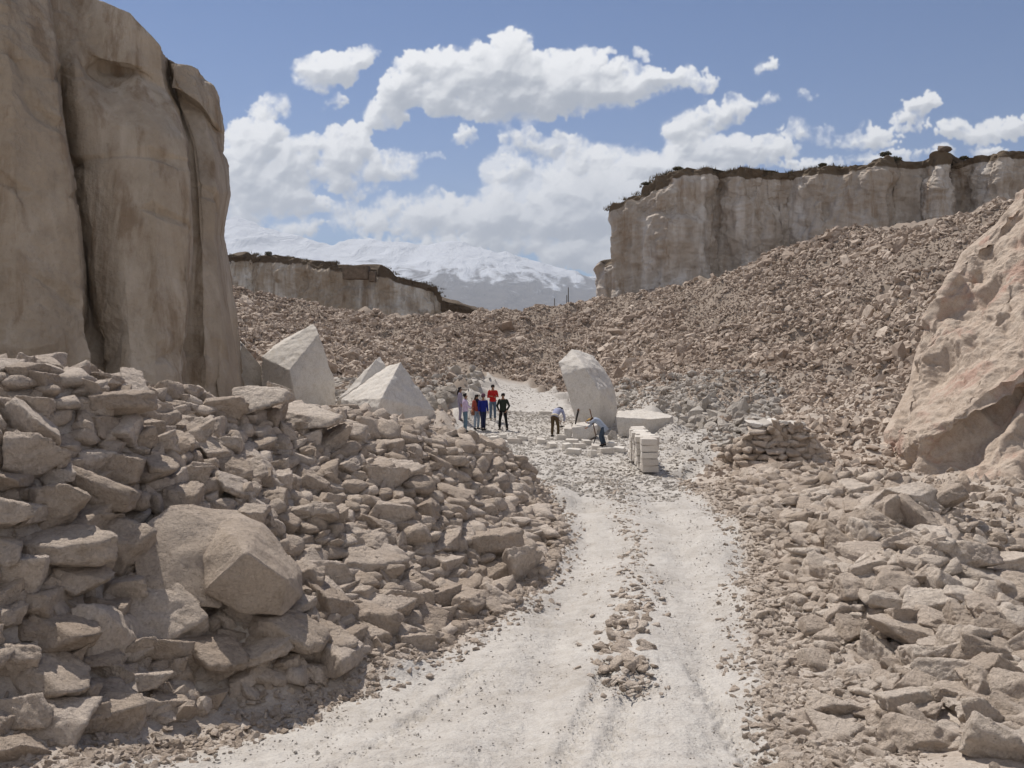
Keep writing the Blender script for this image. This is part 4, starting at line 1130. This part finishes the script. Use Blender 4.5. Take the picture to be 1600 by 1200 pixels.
LOOSE = [(878,684,15,'beside the feet of bending stonecutter'),(845,691,13,'leftmost of those near the bending stonecutter'),(863,698,13,'half buried, left of the middle'),(886,699,12,'right behind the two front ones'),(897,708,22,'long, nearest the camera left of stonecutter'),(894,692,20,'long and thin, below the worked block'),
 (905,699,17,'bright topped, centre of the scatter'),(917,693,13,'just below the squared block'),(926,710,11,'small, between the two front long ones'),(931,701,12,"beside the blue-shirted stonecutter's feet"),(947,707,22,"large, in front of the blue-shirted stonecutter"),(957,697,14,'right behind the blue-shirted stonecutter'),(968,705,17,'rightmost, nearest the long stack'),
 (783,695,20,'largest below the group of onlookers'),(804,691,22,'long, right of the onlookers'),(816,686,15,'behind and right of the long one near onlookers'),(786,683,10,'small, at the feet of the dark-jacketed man'),(852,645,20,'flat slab alone on the far road'),(843,689,13,'low one midway between onlookers and stonecutter'),(772,687,12,'small, left of the onlookers\' large one')]
for n, (px, py, w, lab) in enumerate(LOOSE):
    c, d = hit(px, py + 3); sx = w / F_PX * d
    me = block_mesh(40 + n, sx, .34, .20)
    o = bpy.data.objects.new('cut_block', me); link(o); o.location = (c[0], c[1] + .12, c[2] + .10); o.rotation_euler = (rnd.uniform(-.08, .08), rnd.uniform(-.06, .06), rnd.uniform(-.35, .35))
    tag(o, 'loose rough-cut block, ' + lab, 'stone block', 'rough-cut blocks lying loose on the working floor')

# dry stacked pile
CW_ = ['bottom', 'second', 'third', 'fourth', 'fifth', 'sixth', 'top']
stack_z = float(height(np.array([8.0]), np.array([27.0]))[0]) - .05
for k in range(7):
    xa = 6.95 + .06 * k; xb = 9.85 - .17 * k; x = xa; row = []
    while x < xb - .1:
        wd = rnd.uniform(.24, .44); row.append((x + wd / 2, wd)); x += wd * .93
    for i, (xx, wd) in enumerate(row):
        if k == 6: lab = f'white flat slab on top of the dry-stacked stone pile, number {i+1} from left'
        else: lab = f'{ORD[i] if i < 12 else "rightmost"} stone in the {CW_[k]} course of the dry-stacked pile'
        V, Fc = PR4L[rnd.randrange(26)]
        me = bpy.data.meshes.get('stacked_%d' % rnd.randrange(14)) or None
        if me is None:
            me = mesh_np('stacked_%d' % rnd.randrange(14), V, Fc, True); me.materials.append(M['rock_right'])
        o = bpy.data.objects.new('stacked_stone', me); link(o)
        if k == 6:
            me2 = me.copy(); me2.materials.clear(); me2.materials.append(M['fresh_tuff']); o.data = me2
        dz = .195
        o.location = (xx, 27.0 + .10 * k + .25 * abs((xx - 8) / 2) ** 2 + rnd.uniform(-.04, .04), stack_z + .08 + k * dz)
        o.rotation_euler = (rnd.uniform(-.2, .2), rnd.uniform(-.12, .12), rnd.uniform(-.4, .4) + math.pi * rnd.randrange(2))
        o.scale = (wd * .58, .22 if k < 6 else .34, .135 if k < 6 else .075)
        tag(o, lab, 'stone', 'stones of the dry-stacked pile')
# its core, of loose stones
n = 800; xx = r1.uniform(7.0, 9.7, n); yy = r1.uniform(27.15, 29.2, n)
hh = np.interp(xx, [6.8, 7.2, 8.8, 9.9], [.5, 1.15, 1.15, .15]) * np.clip((29.6 - yy) / 1.4, 0, 1)
gzz = height(xx, yy); zz = gzz + r1.random(n) ** .6 * hh
rr = r1.uniform(.08, .2, n)
merge_stones('pile_core', PR2, np.stack([xx, yy + .1, zz], 1), axes(n, r1, rr), rot_mats(n, r1), M['rock_right'], 'loose stones filling the core of the dry-stacked pile', True)
# ------------------------------------------------------------------ people
SKIN = simple('skin', (.30, .17, .11), .6, .06); HAIR = simple('black_hair', (.012, .010, .010), .5, .2)
def cloth(name, c): return simple(name, c, .9, .14, 18)
def loft(bm, path, rad, seg=12, caps=True):
    """rings of elliptical section along PATH; RAD: (across, front-back)"""
    rings = []; n = len(path); path = [Vector(p) for p in path]
    for i, p in enumerate(path):
        t = (path[min(i + 1, n - 1)] - path[max(i - 1, 0)]).normalized()
        ref = Vector((1, 0, 0)) if abs(t.x) < .8 else Vector((0, 1, 0))
        b = (ref - t * ref.dot(t)).normalized(); c = t.cross(b)
        ra, rb = rad[i] if isinstance(rad[i], tuple) else (rad[i], rad[i])
        rings.append([bm.verts.new(p + b * math.cos(a) * ra + c * math.sin(a) * rb) for a in (2 * math.pi * k / seg for k in range(seg))])
    for i in range(n - 1):
        for k in range(seg):
            bm.faces.new((rings[i][k], rings[i][(k + 1) % seg], rings[i + 1][(k + 1) % seg], rings[i + 1][k]))
    if caps:
        bm.faces.new(rings[0][::-1]); bm.faces.new(rings[-1])
def bm_obj(name, bm, mat, parent, sub=0):
    bmesh.ops.recalc_face_normals(bm, faces=bm.faces[:])
    me = bpy.data.meshes.new(name); bm.to_mesh(me); bm.free()
    for p in me.polygons: p.use_smooth = True
    return obj(name, me, mat, parent)
def skin_body(joints, edges, radii, root):
    me = bpy.data.meshes.new('body'); me.from_pydata([tuple(j) for j in joints], edges, [])
    o = bpy.data.objects.new('tmp_body', me); link(o)
    m = o.modifiers.new('s', 'SKIN'); m.use_smooth_shade = True; m.branch_smoothing = .3
    for i, r in enumerate(radii):
        v = me.skin_vertices[0].data[i]; v.radius = (r, r) if not isinstance(r, tuple) else r
        v.use_root = (i == root)
    ss = o.modifiers.new('u', 'SUBSURF'); ss.levels = 1; ss.render_levels = 1
    bpy.context.view_layer.update()
    dg = bpy.context.evaluated_depsgraph_get()
    out = bpy.data.meshes.new_from_object(o.evaluated_get(dg))
    bpy.data.objects.remove(o); bpy.data.meshes.remove(me)
    for p in out.polygons: p.use_smooth = True
    return out
def lerp(a, b, t): return Vector(a) * (1 - t) + Vector(b) * t
def person(px, py, hpx, face_deg, pose, top, bottom, label, hair='short', topmat=None, hat=None, shoe=(.03, .028, .026), depth=None, extra=None, long_top=0.0, stand=1.70):
    """front of the figure is local +Y, turned by FACE_DEG"""
    if depth is None: c, d = hit(px, py)
    else:
        d = depth; x, y = (px - 800) / F_PX * d, d; c = np.array([x, y, float(height(np.array([x]), np.array([y]))[0])])
    sc_ = (hpx / F_PX * d) / stand
    t = empty('person', tuple(c), math.radians(face_deg)); t.scale = (sc_,) * 3
    tag(t, label, 'person', 'onlookers and stonecutters in the quarry')
    J = dict(pel=(0, 0, .94), waist=(0, 0, 1.07), chest=(0, .0, 1.27), nb=(0, -.01, 1.43), neck=(0, .0, 1.50), head=(0, .025, 1.585), crown=(0, .015, 1.64),
             sl=(-.17, -.01, 1.39), sr=(.17, -.01, 1.39), el=(-.22, -.02, 1.13), er=(.22, -.02, 1.13), wl=(-.22, .05, .90), wr=(.22, .05, .90),
             hl=(-.085, 0, .90), hr=(.085, 0, .90), kl=(-.10, .02, .49), kr=(.10, .02, .49), al=(-.11, -.02, .09), ar=(.11, -.02, .09))
    J.update(pose)
    J = {k: Vector(v) for k, v in J.items()}
    names = ['pel', 'waist', 'chest', 'nb', 'neck', 'head', 'crown', 'sl', 'el', 'wl', 'sr', 'er', 'wr', 'hl', 'kl', 'al', 'hr', 'kr', 'ar']
    rad = [.10, .095, .105, .06, .048, .085, .075, .055, .040, .026, .055, .040, .026, .075, .052, .035, .075, .052, .035]
    idx = {n: i for i, n in enumerate(names)}
    V = [J[n] for n in names]; R = list(rad)
    E = [(0, 1), (1, 2), (2, 3), (3, 4), (4, 5), (5, 6), (3, 7), (7, 8), (8, 9), (3, 10), (10, 11), (11, 12), (0, 13), (13, 14), (14, 15), (0, 16), (16, 17), (17, 18)]
    for s, w, e, a in (('l', 'wl', 'el', 'al'), ('r', 'wr', 'er', 'ar')):
        dirv = (J[w] - J[e]).normalized(); side = dirv.cross(Vector((0, 1, .01))).normalized(); sg = -1 if s == 'l' else 1
        palm = J[w] + dirv * .06; V.append(palm); R.append(.026); pi = len(V) - 1; E.append((idx[w], pi))
        back = Vector((0, 1, 0)) - dirv * dirv.y
        back = back.normalized() if back.length > .1 else Vector((0, 0, 1))
        for f in range(4):       # four fingers, curled by different amounts
            o = back * (-.027 + .018 * f); ln = (.034, .040, .042, .036)[f]
            k = palm + dirv * .035 + o
            V.append(k); R.append(.010); a0 = len(V) - 1; E.append((pi, a0))
            V.append(k + dirv * ln + side * (-sg) * .010); R.append(.0085); E.append((a0, a0 + 1))
            V.append(k + dirv * (ln * 1.5) + side * (-sg) * (.028 + .004 * f)); R.append(.007); E.append((a0 + 1, a0 + 2))
        th = J[w] + dirv * .035 + back * .035
        V.append(th); R.append(.011); a0 = len(V) - 1; E.append((pi, a0)); V.append(th + dirv * .035 + back * .015); R.append(.009); E.append((a0, a0 + 1))
        ft = J[a] + Vector((0, .10, -.05)); V.append(ft); R.append(.032); E.append((idx[a], len(V) - 1))
    hd = (J['crown'] - J['neck']).normalized(); fw = Vector((0, 1, 0)) - hd * hd.y
    fw = fw.normalized() if fw.length > .15 else Vector((0, 0, -1))
    if 'look' in pose: fw = Vector(pose['look']).normalized()
    ctr = lerp(J['head'], J['crown'], .35)
    nose = ctr + fw * .095 - hd * .015; V.append(nose); R.append(.012); E.append((idx['head'], len(V) - 1))
    me = skin_body(V, E, R, 0)
    body = obj('body', me, SKIN, t)
    sd_ = fw.cross(hd).normalized()
    for s in (-1, 1):
        bm = bmesh.new(); bmesh.ops.create_uvsphere(bm, u_segments=8, v_segments=6, radius=.008)
        for v in bm.verts: v.co += ctr + fw * .078 + sd_ * .032 * s + hd * .012
        bm_obj('eye', bm, HAIR, t)
        bm = bmesh.new(); bmesh.ops.create_uvsphere(bm, u_segments=8, v_segments=6, radius=.022)
        for v in bm.verts: v.co = Vector((v.co.x * .5, v.co.y * .7, v.co.z * 1.2)) + ctr + sd_ * .083 * s - fw * .005
        bm_obj('ear', bm, SKIN, t)
    bm = bmesh.new(); bmesh.ops.create_uvsphere(bm, u_segments=8, v_segments=6, radius=.02)
    for v in bm.verts: v.co = Vector((v.co.x, v.co.y * .4, v.co.z * .3)) + ctr + fw * .083 - hd * .045
    bm_obj('mouth', bm, simple('lips', (.25, .09, .07)), t)
    # clothes follow the joints
    tm = topmat or cloth('top_cloth', top)
    bm = bmesh.new()
    pel = J['pel'] - (J['chest'] - J['pel']).normalized() * (.04 + long_top)
    loft(bm, [pel, J['pel'], J['waist'], J['chest'], lerp(J['chest'], J['nb'], .45), lerp(J['chest'], J['nb'], .8), lerp(J['nb'], J['neck'], .1), lerp(J['nb'], J['neck'], .4), lerp(J['nb'], J['neck'], .75)],
         [(.163, .123), (.168, .125), (.155, .113), (.178, .128), (.182, .122), (.165, .10), (.115, .082), (.075, .068), (.060, .060)], 18)
    for s, e, w in (('sl', 'el', 'wl'), ('sr', 'er', 'wr')):
        root = lerp(J[s], J['nb'], .35)
        up_ = (J['nb'] - J['chest']).normalized(); dn_ = (J[e] - J[s]).normalized()
        loft(bm, [root + up_ * .03, lerp(root, J[s], .5) + up_ * .022, J[s] + up_ * .004 + dn_ * .012, lerp(J[s], J[e], .18), lerp(J[s], J[e], .5), J[e], lerp(J[e], J[w], .5), lerp(J[e], J[w], .93)], [.028, .052, .066, .068, .060, .053, .046, .040], 14)
    bm_obj('shirt' if not long_top else 'work_shirt', bm, tm, t)
    bm = bmesh.new()
    ax = (J['waist'] - J['pel']).normalized()
    loft(bm, [J['pel'] - ax * .09, J['pel'] - ax * .03, J['pel'] + ax * .05], [(.15, .11), (.162, .12), (.155, .11)])
    for h, k, a in (('hl', 'kl', 'al'), ('hr', 'kr', 'ar')):
        loft(bm, [J[h] + Vector((0, 0, .03)), lerp(J[h], J[k], .3), J[k], lerp(J[k], J[a], .4), lerp(J[k], J[a], .95)], [.088, .088, .066, .064, .058])
    bm_obj('trousers', bm, cloth('trouser_cloth', bottom), t)
    for a in ('al', 'ar'):
        bm = bmesh.new(); p = J[a]
        z0 = p.z - .05
        loft(bm, [(p.x, p.y - .07, z0 + .01), (p.x, p.y - .05, z0 + .012), (p.x, p.y + .04, z0 + .01), (p.x, p.y + .13, z0 - .002), (p.x, p.y + .18, z0 - .008)], [.02, (.042, .05), (.045, .045), (.046, .032), (.02, .016)])
        bm_obj('shoe', bm, simple('shoe_leather', shoe), t)
    # hair
    bm = bmesh.new(); bmesh.ops.create_uvsphere(bm, u_segments=16, v_segments=12, radius=1)
    rotm = Matrix((sd_, fw, hd)).transposed()
    for v in bm.verts:
        q = v.co.copy(); n = 1 + .06 * mnoise.noise(q * 5)
        x_, y_, z_ = q.x * .098 * n, q.y * .106 * n - .026, q.z * .098 * n + .034
        if q.y > -.25 and q.z < .42: y_ = min(y_, .02); x_ *= .93
        if z_ < -.02 and y_ > -.02: x_ *= .82
        v.co = ctr + rotm @ Vector((x_, y_, z_))
    if hair == 'long':
        loft(bm, [ctr - fw * .05 + hd * .02, ctr - fw * .085 - hd * .08, J['nb'] - fw * .10, lerp(J['nb'], J['chest'], .8) - fw * .13], [(.09, .06), (.10, .05), (.09, .04), (.05, .02)])
    bm_obj('hair', bm, HAIR, t)
    if hat:
        bm = bmesh.new(); hm, br = hat
        prof = [(br, -.012), (br * .98, .0), (.105, .012), (.100, .05), (.085, .10), (.04, .125), (0.001, .128)]
        rings = []
        for r_, z_ in prof:
            rings.append([bm.verts.new(ctr + rotm @ Vector((r_ * math.cos(a), r_ * math.sin(a) - .005, z_ + .055))) for a in (2 * math.pi * k / 20 for k in range(20))])
        for i in range(len(rings) - 1):
            for k in range(20): bm.faces.new((rings[i][k], rings[i][(k + 1) % 20], rings[i + 1][(k + 1) % 20], rings[i + 1][k]))
        bm.faces.new(rings[0][::-1])
        bm_obj('hat' if br > .12 else 'cap', bm, cloth('hat_cloth', hm), t)
    if extra: extra(t, J)
    return t
JEANS = (.09, .13, .19)
person(786, 673, 57, 168, dict(al=(-.20, .0, .09), kl=(-.15, .04, .49), ar=(.17, -.03, .09), kr=(.14, .02, .49), el=(-.29, -.05, 1.13), wl=(-.19, .07, .93), er=(.29, -.05, 1.13), wr=(.19, .07, .93)),
       (.022, .03, .022), (.008, .008, .009), 'man in dark green jacket and black trousers, legs apart, rightmost onlooker')
person(770, 657, 55, 190, dict(el=(-.24, .04, 1.14), wl=(.05, .19, 1.17), er=(.24, .04, 1.13), wr=(-.05, .20, 1.13)),
       (.42, .02, .02), JEANS, 'person in red sweater and jeans with folded arms, behind the others', shoe=(.35, .3, .25))
def scarf(t, J):
    bm = bmesh.new(); loft(bm, [J['nb'] + Vector((0, .03, .05)), J['nb'] + Vector((0, .09, -.02)), J['chest'] + Vector((.02, .15, .02)), J['waist'] + Vector((.04, .14, .08))], [(.09, .07), (.10, .05), (.07, .025), (.045, .02)])
    bm_obj('scarf', bm, cloth('scarf_cloth', (.015, .012, .03)), t)
def bag(t, J):
    bm = bmesh.new(); bmesh.ops.create_cube(bm, size=1)
    for v in bm.verts: v.co = Vector((v.co.x * .07, v.co.y * .26, v.co.z * .30)) + Vector((.24, .02, .86))
    bmesh.ops.bevel(bm, geom=bm.edges[:], offset=.03, segments=2, affect='EDGES'); b = bm_obj('shoulder_bag', bm, cloth('bag_cloth', (.22, .10, .06)), t)
    bm = bmesh.new(); loft(bm, [(.24, .02, 1.0), (.2, .02, 1.25), (.12, 0, 1.44)], [.012, .012, .012], 6); bm_obj('bag_strap', bm, cloth('strap_cloth', (.2, .09, .05)), b)
def both(t, J): scarf(t, J); bag(t, J)
person(745, 671, 54, 215, dict(wl=(-.12, .16, 1.02), kl=(-.08, .04, .49), al=(-.07, .0, .09)), (.34, .075, .05), (.26, .33, .42), 'woman with long black hair, orange-red top, dark scarf and pale jeans', hair='long', extra=both)
person(755, 673, 55, 200, dict(kl=(-.06, .02, .49), kr=(.06, .03, .49), al=(-.06, 0, .09), ar=(.06, .02, .09)), (.012, .02, .17), (.018, .024, .06), 'person in royal blue jacket and navy trousers wearing a grey cap', hat=((.12, .06, .09), .112))
person(727, 676, 60, 285, dict(er=(.24, .05, 1.15), wr=(.10, .24, 1.10), el=(-.24, .05, 1.15), wl=(-.08, .22, 1.08)), (.50, .41, .58), (.10, .16, .22), 'person in pale lilac sweater and jeans standing sideways beside the bank')
person(718.5, 674, 54, 270, {}, (.30, .27, .36), (.25, .23, .32), 'leftmost onlooker, mostly hidden behind the lilac sweater, black hair', hair='long', depth=43.5)
# stonecutters
def belt(t, J):
    bm = bmesh.new(); ax = (J['waist'] - J['pel']).normalized()
    loft(bm, [J['pel'] - ax * .0, J['pel'] + ax * .10], [(.178, .135), (.172, .130)]); bm_obj('waist_cloth', bm, cloth('waist_band', (.50, .44, .33)), t)
person(868, 683, 46, -22, dict(pel=(0, -.12, .86), waist=(0, -.02, .95), chest=(.01, .20, 1.08), nb=(.02, .36, 1.14), neck=(.02, .42, 1.155), head=(.02, .49, 1.14), crown=(.02, .53, 1.13), look=(0, .6, -.8),
       sl=(-.16, .32, 1.12), sr=(.19, .32, 1.10), el=(-.20, .46, .87), er=(.26, .42, .84), wl=(-.05, .56, .68), wr=(.20, .56, .62),
       hl=(-.085, -.12, .84), hr=(.085, -.12, .84), kl=(-.13, -.02, .46), kr=(.13, -.02, .46), al=(-.14, -.05, .09), ar=(.14, -.05, .09)),
       (.30, .32, .45), (.085, .06, .032), 'stonecutter seen from behind bending over a block, brown trousers, grey-blue shirt', hat=((.03, .025, .022), .15), extra=belt, stand=1.26)
w2 = person(940, 697, 46, 78, dict(pel=(0, -.08, .80), waist=(0, .0, .90), chest=(0, .17, 1.05), nb=(0, .31, 1.13), neck=(.0, .37, 1.14), head=(0, .45, 1.12), crown=(0, .50, 1.115), look=(0, .7, -.7),
       sl=(-.17, .27, 1.12), sr=(.17, .27, 1.10), el=(-.24, .48, .98), er=(.22, .40, .92), wl=(-.06, .60, .98), wr=(.05, .60, .78),
       hl=(-.085, -.08, .78), hr=(.085, -.08, .78), kl=(-.14, .05, .43), kr=(.13, -.02, .43), al=(-.18, -.06, .09), ar=(.14, -.12, .09)),
       (.33, .38, .47), (.05, .07, .10), 'stonecutter in pale blue shirt stooping over his pick, straw-coloured hat', hat=((.36, .22, .07), .17), long_top=.16, stand=1.24)
bpy.context.view_layer.update()
# tools
def tube_obj(name, a, b, r0, r1_, mat, parent=None, seg=8):
    bm = bmesh.new(); a, b = Vector(a), Vector(b); loft(bm, [a, lerp(a, b, .5), b], [r0, (r0 + r1_) / 2, r1_], seg); return bm_obj(name, bm, mat, parent)
WOOD = simple('tool_wood', (.14, .075, .045), .7, .3); IRON = simple('dark_iron', (.03, .027, .026), .5, .2)
wl = w2.matrix_world @ Vector((-.0, .64, .93)); 
_, dw = hit(931, 697)
t = empty('pick', tuple(P(928, 668, dw))); tag(t, 'long-handled pick held by the stonecutter in the pale blue shirt', 'pick')
o_ = Vector(t.location)
tube_obj('handle', Vector(P(921.5, 639, dw - .1)) - o_, Vector(P(931.5, 683, dw - .05)) - o_, .022, .02, WOOD, t)
bm = bmesh.new(); a_, b_ = Vector(P(932.5, 678, dw - .25)) - o_, Vector(P(926.5, 696, dw + .1)) - o_
loft(bm, [a_, lerp(a_, b_, .35), lerp(a_, b_, .7), b_], [.008, .024, .02, .006]); bm_obj('pick_head', bm, IRON, t)
_, dwb = hit(905, 688)
t = empty('crowbar', tuple(P(899, 661, dwb + .3))); tag(t, 'dark iron wedge bar standing upright in the squared white block', 'crowbar')
o_ = Vector(t.location)
tube_obj('bar', Vector(P(899, 663, dwb + .3)) - o_, Vector(P(903.5, 641, dwb + .3)) - o_, .03, .05, IRON, t)
tube_obj('grip', Vector(P(903.4, 641.5, dwb + .3)) - o_, Vector(P(904.2, 638.5, dwb + .3)) - o_, .058, .03, WOOD, t)
t = empty('hammer', tuple(P(876, 664, dwb))); tag(t, 'short hammer in the right hand of the bending stonecutter', 'hammer')
o_ = Vector(t.location)
tube_obj('handle', Vector(P(875.5, 660, dwb)) - o_, Vector(P(877.5, 667, dwb)) - o_, .018, .018, WOOD, t)
tube_obj('hammer_head', Vector(P(875, 667, dwb - .02)) - o_, Vector(P(880, 666.4, dwb - .02)) - o_, .035, .03, IRON, t)

# ------------------------------------------------------------------ far things: poles, ruin, scrub
def gz(x, y): return float(height(np.array([x]), np.array([y]))[0])
PM = simple('pole_wood', (.10, .085, .07))
for (px, top, d, lab) in [(888, 449, 128, 'tallest dark utility pole on the skyline, rightmost of the row'), (885.6, 461, 128.5, 'short pole close against the tallest utility pole'), (866.5, 466, 131, 'small utility pole just left of the tall one'), (783.5, 480, 118, 'faint utility pole over the lowest part of the ridge'), (761, 482, 120, 'leftmost faint utility pole beside the distant ridge')]:
    x, y, z = P(px, top, d); g = gz(x, y)
    t = empty('utility_pole', (x, y, g)); tag(t, lab, 'utility pole', 'utility poles on the skyline')
    tube_obj('pole', (0, 0, -.3), (0, 0, z - g), .085, .06, PM, t)
RM = simple('ruin_stone', (.16, .125, .095), .95, .3, 2)
def wall_bm(x0, x1, z0, z1, th, r):
    bm = bmesh.new(); bmesh.ops.create_cube(bm, size=1)
    for v in bm.verts: v.co = Vector(((x0 + x1) / 2 + v.co.x * (x1 - x0), v.co.y * th, (z0 + z1) / 2 + v.co.z * (z1 - z0)))
    bmesh.ops.subdivide_edges(bm, edges=bm.edges[:], cuts=7, use_grid_fill=True)
    for v in bm.verts: v.co += Vector([mnoise.noise(v.co * 1.7 + Vector((k * 9, 0, 0))) * .09 for k in range(3)])
    return bm
xa, ya, za = P(556, 425, 146)
t = empty('stone_ruin', (xa, ya, za)); tag(t, 'roofless dark stone hut ruin on the rim of the distant cliff', 'ruin')
bm_obj('wall', wall_bm(P(537, 420, 146)[0] - xa, P(577, 420, 146)[0] - xa, -1.2, .98, 2.6, rnd), RM, t)
bm_obj('annex', wall_bm(P(577.4, 420, 146)[0] - xa, P(587, 420, 146)[0] - xa, -1.6, .06, 2.0, rnd), RM, t)

GRASS = simple('dry_scrub', (.13, .10, .055), .9, .4, 3); LEAF = simple('shrub_leaf', (.10, .09, .05), .9, .4, 3)
def tufts(name, pts_, hlo, hhi, n, mat, label):
    r = np.random.default_rng(91); m = len(pts_); V = []; 
    base = pts_[r.integers(0, m, n)] + r.normal(scale=(.25, .25, .02), size=(n, 3))
    a = r.uniform(0, 2 * math.pi, n); h = r.uniform(hlo, hhi, n) * np.repeat(1, n); w = .025 + .03 * r.random(n)
    lean = r.normal(scale=.35, size=(n, 2)) * h[:, None]
    dx = np.stack([np.cos(a) * w, np.sin(a) * w, np.zeros(n)], 1)
    tip = base + np.stack([lean[:, 0], lean[:, 1], h], 1)
    V = np.stack([base - dx - [0, 0, .15], base + dx - [0, 0, .15], tip], 1).reshape(-1, 3)
    me = mesh_np(name, V, np.arange(3 * n).reshape(-1, 3)); o = obj(name, me, mat); tag(o, label, kind='stuff')
def rim_pts(G, x_rng, k):
    r = np.random.default_rng(5); q = G[0]; px, _, _ = project(q[:, 0], q[:, 1], q[:, 2]); idx = np.nonzero((px > x_rng[0]) & (px < x_rng[1]))[0]
    c = q[r.choice(idx, k)] + np.stack([r.normal(scale=.3, size=k), r.uniform(.1, 6, k), np.full(k, .12)], 1)
    return c
tufts('scrub_grass', rim_pts(G_right, (955, 1330), 260), .1, .36, 4500, GRASS, 'dry scrub and grass along the rim of the right cliff')
tufts('scrub_grass', rim_pts(G_distant, (355, 690), 200), .1, .32, 2500, GRASS, 'dry scrub along the rim of the distant cliff')
def shrub(G, px, w, h, lab, grp='shrubs on the cliff rims'):
    q = G[0]; pxx, _, _ = project(q[:, 0], q[:, 1], q[:, 2]); i = int(np.argmin(np.abs(pxx - px))); c = q[i] + np.array([0, .8, .1])
    r = np.random.default_rng(int(px)); t = empty('shrub', tuple(c)); tag(t, lab, 'shrub', grp)
    n = 700; p = r.normal(size=(n, 3)); p /= np.linalg.norm(p, axis=1)[:, None]; p *= r.random((n, 1)) ** .4
    lump = 1 + .35 * fbm(p * 2 + px, 2)[:, None]
    p = p * lump * np.array([w, w, h]) + [0, 0, h * .8]
    s = .05 + .07 * r.random((n, 1)); a = r.normal(size=(n, 3)); a /= np.linalg.norm(a, axis=1)[:, None]; b = np.cross(a, r.normal(size=(n, 3))); b /= np.linalg.norm(b, axis=1)[:, None]
    V = np.stack([p - a * s, p + a * s * .6 + b * s * .5, p + a * s * .2 - b * s * .8], 1).reshape(-1, 3)
    me = mesh_np('foliage', V, np.arange(3 * n).reshape(-1, 3)); obj('foliage', me, LEAF, t)
    bm = bmesh.new()
    for k in range(5): loft(bm, [(0, 0, -.2), (math.cos(k * 1.3) * w * .3, math.sin(k * 1.3) * w * .3, h * .6), (math.cos(k * 1.3) * w * .6, math.sin(k * 1.3) * w * .6, h * 1.2)], [.035, .025, .008], 5)
    bm_obj('stem', bm, PM, t)
for px, w, h, lab in [(1387, .7, .26, 'left one of two low shrubs side by side on right cliff rim'), (1401, .8, .3, 'right one of two low shrubs side by side on right cliff rim'), (1511, .5, .2, 'small shrub on right cliff rim beyond the dark rim boulder'), (1290, .5, .2, 'small shrub on right cliff rim above the dark cave-like stain'), (1062, .6, .25, 'tuft-like shrub on the sloping left shoulder of right cliff'), (1012, .7, .22, 'lowest shrub near the left corner of right cliff rim')]:
    shrub(G_right, px, w, h, lab)
shrub(G_distant, 418, .7, .4, 'dark round shrub on the rim of the distant cliff')
q = G_right[0]; pxx, _, _ = project(q[:, 0], q[:, 1], q[:, 2]); c = q[int(np.argmin(np.abs(pxx - 1478)))]
me = mesh_np('rim_boulder', PR3[3][0] * np.array([.75, .6, .45]), PR3[3][1], True); me.materials.append(RM)
o = bpy.data.objects.new('rim_boulder', me); link(o); o.location = tuple(c + np.array([0, .6, .32])); tag(o, 'dark boulder perched on the right cliff rim against the sky', 'boulder')
